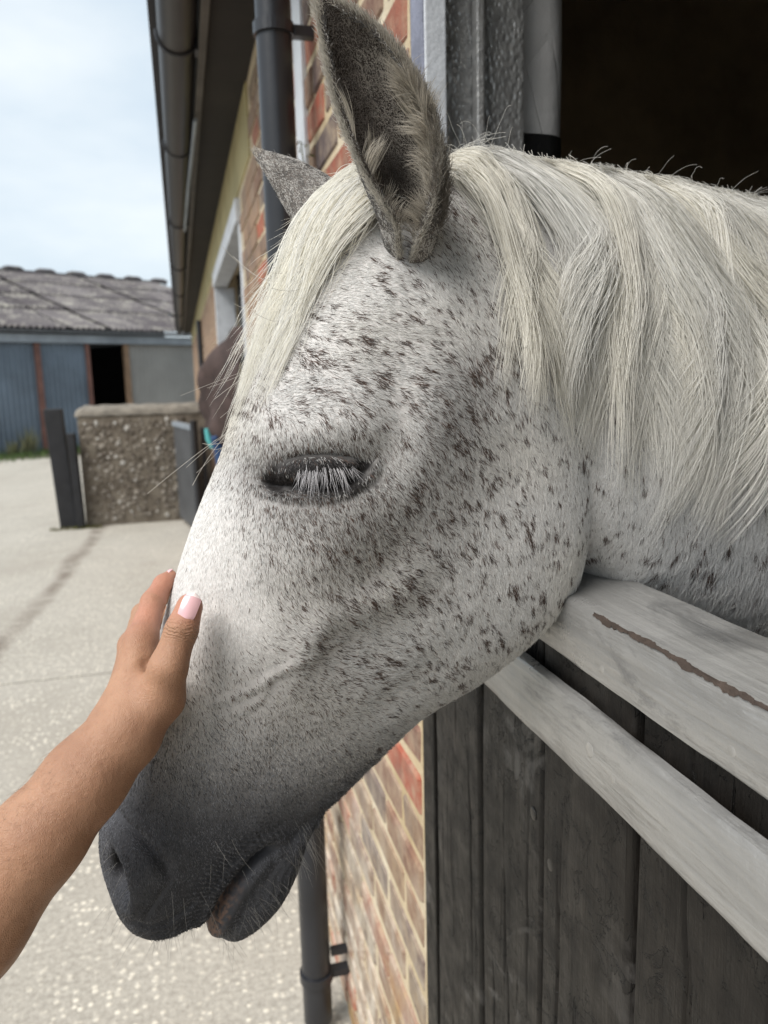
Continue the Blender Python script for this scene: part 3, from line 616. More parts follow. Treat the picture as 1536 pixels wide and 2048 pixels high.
HD = [(.128, .200), (.092, .224), (.0478, .216), (.0074, .1826), (-.0229, .1391), (-.0419, .0959), (-.0601, .0488), (-.0820, .0034), (-.1035, -.044), (-.1216, -.0937), (-.1425, -.1575), (-.1645, -.2098), (-.181, -.250), (-.184, -.288), (-.175, -.316), (-.160, -.332), (-.139, -.3375)]
HV = [(.205, .120), (.222, .060), (.232, .0), (.228, -.060), (.212, -.112), (.176, -.148), (.128, -.180), (.076, -.205), (.034, -.238), (.000, -.266), (-.022, -.281), (-.040, -.284), (-.063, -.281), (-.082, -.2955), (-.096, -.3135), (-.1035, -.3295), (-.108, -.3400)]
HW = [ # half widths at TAU, from forehead side to jaw side
 (0, .012, .021, .031, .040, .047, .051, .050, .043, .032, .018, 0),
 (0, .019, .030, .041, .051, .059, .063, .061, .053, .038, .022, 0),
 (0, .025, .040, .054, .065, .072, .075, .072, .060, .042, .025, 0),
 (0, .032, .052, .070, .082, .084, .081, .078, .068, .050, .031, 0),
 (0, .036, .060, .083, .096, .091, .084, .081, .073, .056, .036, 0),
 (0, .039, .065, .089, .102, .093, .085, .081, .072, .056, .036, 0),
 (0, .041, .067, .091, .101, .090, .083, .077, .066, .050, .032, 0),
 (0, .037, .059, .079, .089, .084, .077, .069, .057, .042, .027, 0),
 (0, .031, .048, .063, .073, .074, .067, .059, .048, .035, .023, 0),
 (0, .027, .041, .053, .060, .062, .057, .050, .041, .030, .020, 0),
 (0, .025, .038, .048, .054, .055, .051, .045, .037, .028, .019, 0),
 (0, .025, .038, .049, .055, .055, .051, .046, .041, .035, .026, 0),
 (0, .024, .039, .053, .060, .058, .052, .047, .042, .037, .028, 0),
 (0, .024, .039, .054, .060, .057, .051, .046, .041, .036, .027, 0),
 (0, .025, .040, .050, .054, .052, .047, .042, .037, .032, .024, 0),
 (0, .018, .029, .037, .041, .041, .038, .035, .031, .026, .018, 0),
 (0, .008, .013, .017, .019, .019, .018, .016, .013, .010, .006, 0)]
hv, hf = loft(HD, HV, HW, 300, 150)
LD = [(-.040, -.258), (-.066, -.2795), (-.0873, -.2945), (-.1018, -.3130), (-.1082, -.331), (-.1108, -.345), (-.107, -.3585)]   # lower lip and chin
LV = [(-.010, -.272), (-.0255, -.2945), (-.0335, -.318), (-.047, -.343), (-.066, -.3605), (-.084, -.3695), (-.0945, -.3690)]
lw = np.array([0, .62, .84, .95, 1.0, 1.0, 1.0, .95, .82, .6, .35, 0]); LW = [lw * s for s in (.028, .036, .037, .036, .032, .025, .011)]
lv_, lf_ = loft(LD, LV, LW, 60, 60)
ND = [(.07, .20), (.115, .232), (.19, .231), (.29, .226), (.43, .212), (.62, .17)]
NV = [(.175, -.02), (.238, -.098), (.31, -.150), (.395, -.196), (.50, -.245), (.66, -.36)]
nw = np.array([0, .018, .03, .042, .055, .064, .068, .066, .056, .042, .026, 0])
NW = [nw * s for s in (.85, 1.0, 1.16, 1.32, 1.55, 2.1)]
nv_, nf_ = loft(ND, NV, NW, 120, 90)

def remeshed(parts, voxel, smooth_it):
    mb_v = np.concatenate([p[0] for p in parts]); fs = []; b = 0
    for v, f in parts: fs += [[i + b for i in q] for q in f]; b += len(v)
    me = bpy.data.meshes.new('tmp'); me.from_pydata(mb_v.tolist(), [], fs); me.update()
    bm = bmesh.new(); bm.from_mesh(me); bmesh.ops.recalc_face_normals(bm, faces=bm.faces[:]); bm.to_mesh(me); bm.free()
    ob = bpy.data.objects.new('tmp', me); col.objects.link(ob)
    md = ob.modifiers.new('r', 'REMESH'); md.mode = 'VOXEL'; md.voxel_size = voxel; md.adaptivity = 0
    ms = ob.modifiers.new('s', 'SMOOTH'); ms.iterations = smooth_it; ms.factor = 0.5
    dg = bpy.context.evaluated_depsgraph_get(); ev = ob.evaluated_get(dg); em = ev.to_mesh()
    n = len(em.vertices); V = np.empty(n * 3); em.vertices.foreach_get('co', V); V = V.reshape(-1, 3)
    k = len(em.polygons); F = np.empty(len(em.loops), int); em.loops.foreach_get('vertex_index', F)
    ls = np.empty(k, int); em.polygons.foreach_get('loop_total', ls)
    ev.to_mesh_clear(); bpy.data.objects.remove(ob); bpy.data.meshes.remove(me)
    assert (ls == 4).all()
    return V, F.reshape(-1, 4)

def vnormals(V, F):
    a = V[F[:, 2]] - V[F[:, 0]]; b = V[F[:, 3]] - V[F[:, 1]]; fn = np.cross(a, b); N = np.zeros_like(V)
    for k in range(4): np.add.at(N, F[:, k], fn)
    return N / np.maximum(np.linalg.norm(N, axis=1, keepdims=True), 1e-12)

BV, BF = remeshed([(hv, hf), (nv_, nf_), (lv_, lf_)], 0.0019, 10)
BN_ = vnormals(BV, BF)

# --- carve and raise the details of both sides of the face (u, v as seen on the left side)
def gauss(u, v, c, s, rot=0.0):
    du, dv = u - c[0], v - c[1]; cr, sr = math.cos(rot), math.sin(rot); a = du * cr + dv * sr; b = -du * sr + dv * cr
    return np.exp(-.5 * ((a / s[0]) ** 2 + (b / s[1]) ** 2))
def segdist(u, v, pts):
    best = np.full(u.shape, 9.0); tb = np.zeros(u.shape); side = np.zeros(u.shape); n = len(pts) - 1
    for i in range(n):
        (x0, y0), (x1, y1) = pts[i], pts[i + 1]; dx, dy = x1 - x0, y1 - y0; t = np.clip(((u - x0) * dx + (v - y0) * dy) / (dx * dx + dy * dy), 0, 1)
        ex, ey = u - x0 - t * dx, v - y0 - t * dy; d = np.hypot(ex, ey); m_ = d < best
        best = np.where(m_, d, best); tb = np.where(m_, (i + t) / n, tb); side = np.where(m_, np.sign(dx * ey - dy * ex), side)
    return best, tb, side
def smooth_poly(pts, k=6):
    return [tuple(p) for p in catmull(pts, np.linspace(0, len(pts) - 1, (len(pts) - 1) * k + 1))]
EYE_C = (-.0225, .0105)
LID_CREASE = smooth_poly([(-.051, .010), (-.045, .0185), (-.036, .0235), (-.023, .0252), (-.010, .0242), (.000, .0218), (.0075, .0180)])
LID_SLIT = smooth_poly([(-.0545, .0050), (-.048, .0040), (-.040, .0035), (-.030, .0030), (-.018, .0040), (-.008, .0075), (.000, .0120), (.0070, .0160)])
MOUTH = smooth_poly([(-.1105, -.3420), (-.1050, -.3295), (-.0975, -.3140), (-.0838, -.2960), (-.070, -.2835), (-.060, -.2775)])
NOS_RIM = smooth_poly([(-.1830, -.2375), (-.1775, -.2415), (-.1715, -.2485), (-.1660, -.2590), (-.1635, -.2715), (-.1625, -.2810), (-.1625, -.2910), (-.1580, -.3000)])
CREST = smooth_poly([(.050, -.062), (.028, -.078), (.003, -.0855), (-.028, -.0960)])
VEIN1 = smooth_poly([(-.030, -.116), (-.055, -.128), (-.075, -.141), (-.100, -.150)]); VEIN2 = smooth_poly([(-.008, -.105), (-.022, -.112), (-.03, -.116)])
VEIN3 = smooth_poly([(-.062, -.131), (-.066, -.146), (-.085, -.160)])
def detail(u, v):
    """outward offset in metres"""
    d = np.zeros(u.shape)
    d += .0085 * gauss(u, v, (-.018, .046), (.033, .016), -.05)                                  # brow
    d += .004 * gauss(u, v, (-.052, .022), (.010, .020), .3)
    d -= .0062 * gauss(u, v, (.027, .040), (.013, .030), -.35)                                   # groove behind the eye
    d -= .0045 * gauss(u, v, (.030, .085), (.022, .020), 0)                                      # hollow above the eye
    d += .003 * gauss(u, v, (.060, .020), (.018, .035), -.6)                                     # cheek bone arch
    ev = gauss(u, v, (-.022, .012), (.027, .0135), 0.06)
    d -= .0075 * ev                                                                              # socket
    ball = np.clip(1 - ((u + .0215) / .0275) ** 2 - ((v - .0150) / .0105) ** 2, 0, 1) ** .6
    d += .0066 * ball                                                                            # closed lid over the eyeball
    c, t, s = segdist(u, v, LID_CREASE); d -= .0034 * np.exp(-(c / .0022) ** 2) * np.sin(np.pi * np.clip(t * .96 + .03, 0, 1)) ** .5
    c, t, s = segdist(u, v, LID_SLIT); d -= .0070 * np.exp(-(c / .0040) ** 2) * np.clip((1 - t) * 5, 0, 1) * np.clip(t * 6 + .4, 0, 1)
    d += .0022 * np.exp(-((c - .0058) / .003) ** 2) * (s < 0)                                    # lower lid
    d -= .0050 * gauss(u, v, (-.0530, .0035), (.0055, .0065), .5)                                # inner corner
    c, t, s = segdist(u, v, CREST); d += .0046 * np.exp(-(c / .0150) ** 2) * np.sin(np.pi * np.clip(t * .8 + .12, 0, 1))
    d -= .0022 * gauss(u, v, (-.005, -.115), (.03, .016), .45)
    d -= .0030 * gauss(u, v, (-.06, -.075), (.022, .03), .9)
    for vein, a in ((VEIN1, .0011), (VEIN2, .0009), (VEIN3, .0008)):
        c, t, s = segdist(u, v, vein); d += a * np.exp(-(c / .0036) ** 2) * np.sin(np.pi * np.clip(t * .85 + .1, 0, 1)) ** .7
    d += .0034 * gauss(u, v, (-.030, -.105), (.008, .017), -.35)
    d -= .0030 * gauss(u, v, (.03, -.165), (.05, .012), .6)                                      # between jaw and cheek muscle
    d += .0025 * gauss(u, v, (-.015, -.20), (.05, .015), .75)
    # nostril: flared rim, false nostril fold and cavity
    c, t, s = segdist(u, v, NOS_RIM); inside = (s < 0) & (u < -.150) & (v > -.312)
    dd = np.where(inside, c, 0)
    d += .0052 * np.exp(-(np.where(inside, c * 2.8, c) / .0068) ** 2) * np.clip(1.2 - .8 * t, 0, 1)
    d -= .008 * (1 - np.exp(-(dd / .0028) ** 2)) * gauss(u, v, (-.1725, -.2680), (.0060, .0150), -.22)
    d -= .046 * (1 - np.exp(-(dd / .0017) ** 2)) * gauss(u, v, (-.1672, -.2660), (.0052, .0140), -.28)
    d += .0035 * gauss(u, v, (-.1690, -.2905), (.0055, .0060), 0)                                # floor of the nostril
    c, t, s = segdist(u, v, smooth_poly([(-.156, -.2985), (-.146, -.2860), (-.135, -.2725)])); d -= .0018 * np.exp(-(c / .0017) ** 2) * np.sin(np.pi * np.clip(t * .8 + .18, 0, 1))
    c, t, s = segdist(u, v, smooth_poly([(-.168, -.232), (-.156, -.241), (-.146, -.251), (-.139, -.262), (-.138, -.272)])); d -= .0060 * np.exp(-(c / .0036) ** 2) * np.sin(np.pi * np.clip(t * .8 + .18, 0, 1))
    d += .0030 * gauss(u, v, (-.150, -.262), (.007, .015), -.5)
    # mouth, lips and wrinkles
    c, t, s = segdist(u, v, MOUTH); fade = np.clip((1 - t) * 3.2, .25, 1)
    d -= .0055 * np.exp(-(c / .0022) ** 2) * fade
    d += .0030 * np.exp(-((c - .009) / .006) ** 2) * (s > 0) * fade + .0042 * np.exp(-((c - .010) / .006) ** 2) * (s < 0) * fade
    wr = gauss(u, v, (-.093, -.286), (.024, .012), .75) * (s > 0) ; d += .0021 * wr * np.sin((u * .75 + v * 1.25) * 1150 + 3 * np.sin(u * 130))
    wr2 = gauss(u, v, (-.128, -.326), (.028, .010), -.12); d += .0018 * wr2 * np.sin((v - .12 * u + .5 * (u + .128) ** 2 * 8) * 1500 + 1.5 * np.sin(u * 260))
    d -= .0026 * np.exp(-(segdist(u, v, smooth_poly([(-.163, -.303), (-.150, -.309), (-.136, -.309), (-.122, -.304)]))[0] / .003) ** 2)
    wr3 = gauss(u, v, (-.068, -.268), (.013, .010), .2); d += .0006 * wr3 * np.sin(u * 1300 + v * 500)
    d += .0003 * gauss(u, v, (-.055, -.318), (.02, .02), 0) * np.sin((u * .9 - v * .45) * 900 + 2 * np.sin(v * 200))
    return d
def axis_noise(P, sc, seed):
    r = np.random.default_rng(seed); out_ = 0
    for k in range(14):
        f = r.normal(size=3) * sc; out_ = out_ + np.sin(P @ f + r.uniform(0, 6))
    return out_ / 9
amt = detail(BV[:, 0], BV[:, 1]) * np.clip(np.abs(BV[:, 2]) / .02, 0, 1) * np.clip((.24 - BV[:, 0]) / .03, 0, 1)
amt += .0008 * axis_noise(BV, 28, 3) + .0003 * axis_noise(BV, 90, 4)
lat = np.stack([np.zeros(len(BV)), np.zeros(len(BV)), np.sign(BV[:, 2])], -1); dirn = BN_ * .45 + lat * .55
BV = BV + dirn * amt[:, None]

# --- ears: cupped leaves with a thick rim
def ear(axis, width, cup, op, flare, na=44, ns=60, th=.0042):
    """axis: centre line points (u, v, w); op: direction the cup opens to"""
    t = np.linspace(0, 1, ns); A = catmull(axis, t * (len(axis) - 1)); Wd = catmull(np.array(width)[:, None], t * (len(width) - 1))[:, 0]; Cp = catmull(np.array(cup)[:, None], t * (len(cup) - 1))[:, 0]; Fl = catmull(np.array(flare)[:, None], t * (len(flare) - 1))[:, 0]
    T = np.gradient(A, axis=0); T /= np.linalg.norm(T, axis=1, keepdims=True)
    o = np.asarray(op, float)[None] - (T @ np.asarray(op, float))[:, None] * T; o /= np.linalg.norm(o, axis=1, keepdims=True); s = np.cross(T, o)
    al = np.linspace(-1, 1, na); a2 = al[None, :] * Fl[:, None]
    def shell(off):
        r = np.maximum(Wd - off, .0006)[:, None]
        k = 1 - .55 * np.exp(-((1 - np.abs(al[None, :])) / .08) ** 2) * (off > 0) * 0
        return A[:, None] + (np.sin(a2) * r)[..., None] * s[:, None] - (np.cos(a2) * r * Cp[:, None])[..., None] * o[:, None]
    outer, inner = shell(0), shell(th)
    rim = (np.abs(al) > .999)
    P = np.concatenate([outer, inner[:, ::-1]], 1); n = P.shape[1]; idx = np.arange(ns * n).reshape(ns, n); nx_ = np.roll(idx, -1, 1)
    F = np.stack([idx[:-1], nx_[:-1], nx_[1:], idx[1:]], -1).reshape(-1, 4)
    inn = np.zeros((ns, n), bool); inn[:, na:] = True
    return P.reshape(-1, 3), F, inn.reshape(-1), np.repeat(t, n)
near_ear = ear([(.058, .146, .040), (.053, .178, .068), (.043, .208, .080), (.030, .242, .082), (.013, .276, .080), (-.007, .307, .074)],
               [.012, .0215, .0272, .0278, .0205, .0035], [1.0, .95, .85, .75, .7, .5], (-.38, .05, .92), [3.1, 2.75, 2.1, 1.72, 1.55, 1.4])
far_ear = ear([(.058, .150, -.058), (.048, .185, -.068), (.032, .212, -.076), (.012, .232, -.080), (-.006, .246, -.080), (-.022, .2585, -.083)],
              [.022, .028, .028, .021, .012, .003], [1.0, .9, .8, .7, .6, .5], (-.55, .35, -.75), [2.6, 2.0, 1.8, 1.6, 1.5, 1.4])
def stack_meshes(ms):
    V, F = [], []; b = 0
    for v, f in ms: V.append(v); F.append(f + b); b += len(v)
    return np.concatenate(V), np.concatenate(F)
nB = len(BV); nE = len(near_ear[0])
AV, AF = stack_meshes([(BV, BF), (near_ear[0], near_ear[1]), (far_ear[0], far_ear[1])])
# chest and barrel inside the box
bd, bv_, bw = [(.50, .20), (.72, .15), (.95, .10), (1.35, .06), (1.9, .07), (2.2, .02)], [(.50, -.22), (.62, -.42), (.74, -.55), (1.2, -.58), (1.9, -.55), (2.15, -.4)], [nw * s for s in (1.5, 2.5, 3.3, 4.0, 4.2, 3.0)]
bodyv, bodyf = loft(bd, bv_, bw, 40, 30)
bq = np.array([f for f in bodyf if len(f) == 4]); AV, AF = stack_meshes([(AV, AF), (bodyv, bq)])
def quads_to_mesh(name, V, F, smooth=True):
    me = bpy.data.meshes.new(name); me.vertices.add(len(V)); me.vertices.foreach_set('co', V.ravel()); me.loops.add(F.size); me.loops.foreach_set('vertex_index', F.ravel().astype(np.int32))
    k = F.shape[1]; me.polygons.add(len(F)); me.polygons.foreach_set('loop_start', np.arange(0, F.size, k, dtype=np.int32)); me.update(calc_edges=True); me.validate()
    if smooth: me.polygons.foreach_set('use_smooth', np.ones(len(F), bool))
    return me
WV = h2w(AV)
me = quads_to_mesh('horse', WV, AF)
horse = link('horse', me); tag(horse, 'flea bitten grey horse with closed eye and white mane leaning over the door', 'horse')
# ------------------------------------------------------------------ coat pattern of the horse (its own markings: flea-bitten grey with a dark muzzle; plus painted brow shade)
FLOW = np.array([(0.004, 0.137, 1.00, -0.25), (-0.033, 0.060, 0.80, -0.30), (0.076, 0.138, 0.30, -1.00), (0.038, 0.095, 1.00, -0.30), (0.115, 0.091, 0.50, -1.00), (0.075, 0.021, 0.70, -0.80), (0.115, -0.055, 0.45, -1.00), (0.171, -0.061, 0.15, -1.00), (0.035, -0.065, 0.80, -0.70), (-0.020, -0.042, 0.50, -1.00), (-0.071, -0.037, 0.05, -1.00), (-0.096, -0.085, 0.20, -1.00), (-0.040, -0.110, 0.90, -0.50), (0.014, -0.137, 0.90, -0.40), (0.115, -0.125, 0.50, -0.80), (-0.061, -0.180, 0.30, -1.00), (-0.130, -0.203, 0.20, -1.00), (0.126, 0.166, 0.40, -1.00), (0.251, -0.089, -0.20, -1.00), (0.223, 0.013, 0.00, -1.00), (-0.080, 0.030, -0.10, -1.00), (-0.020, 0.027, 0.20, -0.90), (0.046, 0.124, 0.80, -0.50), (.4, -.1, 0, -1), (-.02, .19, -.6, -.8)])
DARK = [(-0.022, 0.010, 0.025, 0.012, 0.70), (-.018, -.016, .034, .013, .34), (-.020, .030, .030, .007, .30), (-.035, -.062, .038, .045, .16), (-0.050, 0.009, 0.015, 0.018, 0.40), (0.056, 0.023, 0.019, 0.031, 0.36), (0.099, 0.077, 0.015, 0.015, 0.40), (0.006, -0.037, 0.044, 0.024, 0.22), (-0.004, -0.097, 0.051, 0.051, 0.13), (-0.057, -0.163, 0.055, 0.040, 0.34), (0.075, 0.050, 0.017, 0.020, 0.30), (-0.019, 0.060, 0.037, 0.020, 0.22), (0.091, 0.165, 0.017, 0.027, 0.30), (.09, .205, .02, .02, .35)]  # the narrow band above the lid is brow shade put into the coat colour
SPOT = [(0.120, -0.038, 0.058, 0.058, 1.00), (0.058, -0.070, 0.044, 0.041, 1.80), (0.060, 0.022, 0.031, 0.044, 1.80), (0.028, 0.109, 0.054, 0.031, 1.60), (0.120, 0.119, 0.020, 0.041, 1.60), (-0.035, -0.060, 0.041, 0.041, 1.80), (-0.040, -0.151, 0.058, 0.044, 1.60), (0.077, -0.139, 0.051, 0.020, 1.50), (-0.016, 0.059, 0.034, 0.020, 1.20), (0.284, -0.095, 0.068, 0.027, 0.80), (0.120, 0.055, 0.034, 0.041, 1.20)]
def flow_at(u, v):
    num = np.zeros((len(u), 2)); den = np.zeros(len(u)); dn = FLOW[:, 2:] / np.linalg.norm(FLOW[:, 2:], axis=1, keepdims=True)
    for k in range(len(FLOW)):
        w = 1 / ((u - FLOW[k, 0]) ** 2 + (v - FLOW[k, 1]) ** 2 + 4e-4) ** 1.6; num += w[:, None] * dn[k]; den += w
    return num / np.linalg.norm(num, axis=1, keepdims=True)
def muzzle(u, v):
    x = np.clip((-.120 - (v + .35 * (u + .125))) / .130, 0, 1); return x * x * (3 - 2 * x)
def darkness(u, v):
    p = np.full(u.shape, .055)
    for (a, b, sa, sb, k) in DARK: p = p + k * np.exp(-.5 * (((u - a) / sa) ** 2 + ((v - b) / sb) ** 2))
    white = np.clip((-.078 - u - .34 * v) / .018 + .2, 0, 1) * np.clip((v + .125) / .03, 0, 1)     # clean white bridge of the nose
    p = p + .10 * np.exp(-.5 * (((u + .06) / .05) ** 2 + ((v + .13) / .045) ** 2))
    return np.clip(p * (1 - .8 * white), 0, .95)
GR = 0.0006; GU0, GV0, GNU, GNV = -.22, -.40, 1500, 1240
spotmap = np.zeros((GNV, GNU), np.float32)
sr = np.random.default_rng(21); SPOTS = []
cand = np.stack([sr.uniform(-.17, .62, 12000), sr.uniform(-.30, .23, 12000)], -1)
dens = np.full(len(cand), .10)
for (a, b, sa, sb, k) in SPOT: dens += .33 * k * np.exp(-.5 * (((cand[:, 0] - a) / sa) ** 2 + ((cand[:, 1] - b) / sb) ** 2))
dens *= (1 - np.clip((-.07 - cand[:, 0] - .34 * cand[:, 1]) / .025, 0, 1) * np.clip((cand[:, 1] + .14) / .03, 0, 1)); dens *= 1 - .8 * muzzle(cand[:, 0], cand[:, 1])
cand = cand[sr.random(len(cand)) < dens * .85]
fl_ = flow_at(cand[:, 0], cand[:, 1])
for (c, f) in zip(cand, fl_):
    nose = np.clip((-.02 - c[0] - .3 * c[1]) / .06, 0, 1)
    big = sr.random() < .06
    r1 = sr.lognormal(np.log(.0019 - .0006 * nose), .36) * (1.9 if big else 1); r2 = r1 * sr.uniform(.45, .8); r1 *= sr.uniform(1, 1.5)
    R_ = int(2.2 * r1 / GR) + 2; ci, cj = int((c[1] - GV0) / GR), int((c[0] - GU0) / GR)
    if ci - R_ < 0 or cj - R_ < 0 or ci + R_ >= GNV or cj + R_ >= GNU: continue
    yy, xx = np.mgrid[-R_:R_ + 1, -R_:R_ + 1] * GR; a = xx * f[0] + yy * f[1]; b = -xx * f[1] + yy * f[0]
    q = np.sqrt((a / r1) ** 2 + (b / r2) ** 2) + .22 * np.sin(np.arctan2(b, a) * 3 + sr.uniform(0, 6)) 
    patch_ = np.clip(1.25 - q, 0, 1) * 1.6 * sr.uniform(.55, 1.0)
    sl = spotmap[ci - R_:ci + R_ + 1, cj - R_:cj + R_ + 1]; np.maximum(sl, patch_, out=sl)
for (u0, v0, r) in ((.083, -.147, .0075), (.099, .077, .008), (.075, .03, .007)):                # a few larger freckle clusters
    for k in range(14):
        cu, cv = u0 + sr.normal() * r, v0 + sr.normal() * r; R_ = 8; ci, cj = int((cv - GV0) / GR), int((cu - GU0) / GR)
        yy, xx = np.mgrid[-R_:R_ + 1, -R_:R_ + 1] * GR; sl = spotmap[ci - R_:ci + R_ + 1, cj - R_:cj + R_ + 1]; np.maximum(sl, np.clip(1.3 - np.hypot(xx, yy) / .0024, 0, 1), out=sl)
def spot_at(u, v):
    i = np.clip(((v - GV0) / GR).astype(int), 0, GNV - 1); j = np.clip(((u - GU0) / GR).astype(int), 0, GNU - 1); return spotmap[i, j]

# --- skin colour, stored on the body mesh
nA = len(AV); ss = np.zeros((nA, 4), np.float32); U, Vv_, Ww = AV[:, 0], AV[:, 1], AV[:, 2]
mz = muzzle(U, Vv_); dk = darkness(U, Vv_)
skin = np.array([.57, .545, .525])[None] * (1 - .55 * dk[:, None]) * (1 - mz[:, None]) + np.array([.060, .061, .068])[None] * mz[:, None]
eyem = np.exp(-.5 * (((U + .023) / .024) ** 2 + ((Vv_ - .011) / .0108) ** 2))[:, None]; eyem = np.maximum(eyem, np.maximum(gauss(U, Vv_, (-.0485, .0065), (.0062, .0062)), gauss(U, Vv_, (.003, .0165), (.0062, .0032)))[:, None])
skin = skin * (1 - np.clip(1.7 * eyem, 0, 1)) + np.array([.012, .0105, .0105]) * np.clip(1.7 * eyem, 0, 1)
lipn = axis_noise(AV, 700, 11) + .7 * axis_noise(AV, 1300, 12)
cM, tM, sM = segdist(U, Vv_, MOUTH); lip = (np.exp(-((cM - .004) / .0075) ** 2) * (sM < 0) * np.clip((.62 - tM) * 3, 0, 1) * (Vv_ < -.285))
pink = np.clip((lipn + .10 + .75 * (.5 - tM) - 70 * (cM - .0035)) * 3, 0, 1) * lip; skin = skin * (1 - pink[:, None]) + np.array([.20, .125, .092]) * pink[:, None]
nos_shade = gauss(U, Vv_, (-.1680, -.2660), (.0052, .0125), -.28)[:, None] * (np.abs(Ww) < .045)[:, None]; skin = skin * (1 - nos_shade) + np.array([.009, .008, .008]) * nos_shade  # shade inside the nostril pit painted into the skin as near-black
isear = np.zeros(nA, bool); isear[nB:nB + nE + len(far_ear[0])] = True
einn = np.zeros(nA, bool); einn[nB:nB + nE] = near_ear[2]; einn[nB + nE:nB + nE + len(far_ear[0])] = far_ear[2]
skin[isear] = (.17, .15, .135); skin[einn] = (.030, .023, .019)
ss[:, :3] = skin; ss[:, 3] = 1
at = horse.data.color_attributes.new('skin', 'FLOAT_COLOR', 'POINT'); at.data.foreach_set('color', ss.ravel())
M = NM('horse_skin', 0.6, 0.2); an = M.n('ShaderNodeAttribute'); an.attribute_name = 'skin'; v = M.co(kind='Object')
M.color(M.mix(0.5, an.outputs['Color'], M.ramp(M.noise(v, 140, 5, .7), [(.3, .55), (.7, 1.3)]), 'MULTIPLY'))
M.bump(M.noise(v, 420, 4, .7), 0.0006, .6); horse.data.materials.append(M.m)

# ------------------------------------------------------------------ hair
def mat_hair(name, rough=.5, trans=.2):
    M = NM(name, rough, .35); an = M.n('ShaderNodeAttribute'); an.attribute_name = 'hcol'; M.color(an.outputs['Color'])
    tr = M.n('ShaderNodeBsdfTranslucent'); M.l(an.outputs['Color'], tr.inputs['Color']); mx = M.n('ShaderNodeMixShader'); mx.inputs[0].default_value = trans
    out = M.nt.nodes['Material Output']; M.l(M.b.outputs[0], mx.inputs[1]); M.l(tr.outputs[0], mx.inputs[2]); M.l(mx.outputs[0], out.inputs['Surface']); return M.m
HAIRM = mat_hair('coat_hair', .5, .22); LONGM = mat_hair('long_hair', .42, .36)
def hair(name, P, R, C, mat, parent):
    n, k = P.shape[:2]; c = bpy.data.hair_curves.new(name); c.add_curves([k] * n)
    c.attributes['position'].data.foreach_set('vector', np.ascontiguousarray(P, np.float32).ravel())
    ra = c.attributes.get('radius') or c.attributes.new('radius', 'FLOAT', 'POINT'); ra.data.foreach_set('value', np.ascontiguousarray(R, np.float32).ravel())
    ca = c.attributes.new('hcol', 'FLOAT_COLOR', 'CURVE'); cc = np.ones((n, 4), np.float32); cc[:, :3] = C; ca.data.foreach_set('color', cc.ravel())
    c.materials.append(mat); o = bpy.data.objects.new(name, c); col.objects.link(o); o.parent = parent; return o
scene.cycles_curves.shape = 'RIBBONS'; scene.cycles_curves.subdivisions = 2

fa = np.cross(WV[AF[:, 2]] - WV[AF[:, 0]], WV[AF[:, 3]] - WV[AF[:, 1]]); area = .5 * np.linalg.norm(fa, axis=1); AN = vnormals(WV, AF)
cen = WV[AF].mean(1); fnrm = fa / np.maximum(2 * area[:, None], 1e-15); vd = CAM_POS - cen; vd /= np.linalg.norm(vd, axis=1, keepdims=True); facing = (fnrm * vd).sum(1)
fearI = isear[AF[:, 0]]; isbarrel = AF[:, 0] >= nB + nE + len(far_ear[0])
ch = w2h(cen)
def sample(n, wgt, seed):
    r = np.random.default_rng(seed); pdf = area * wgt; cdf = np.cumsum(pdf); fi = np.searchsorted(cdf, r.random(n) * cdf[-1]); a, b = r.random(n), r.random(n)
    q = AF[fi]; w4 = np.stack([(1 - a) * (1 - b), a * (1 - b), a * b, (1 - a) * b], -1)
    P = (WV[q] * w4[..., None]).sum(1); N = (AN[q] * w4[..., None]).sum(1); N /= np.linalg.norm(N, axis=1, keepdims=True); return P, N, fi, r
def strands(P, N, T, L, lift, r, K=4, curl=.0):
    T = T - (T * N).sum(1, keepdims=True) * N; T /= np.maximum(np.linalg.norm(T, axis=1, keepdims=True), 1e-9); S = np.cross(N, T); s = np.linspace(0, 1, K)
    out_ = np.empty((len(P), K, 3)); sw = r.normal(size=len(P)) * curl
    for k in range(K):
        out_[:, k] = P - N * .0003 + T * (L * s[k])[:, None] + N * (L * lift * s[k] * (1.35 - .75 * s[k]))[:, None] + S * (L * sw * s[k] ** 2)[:, None]
    return out_
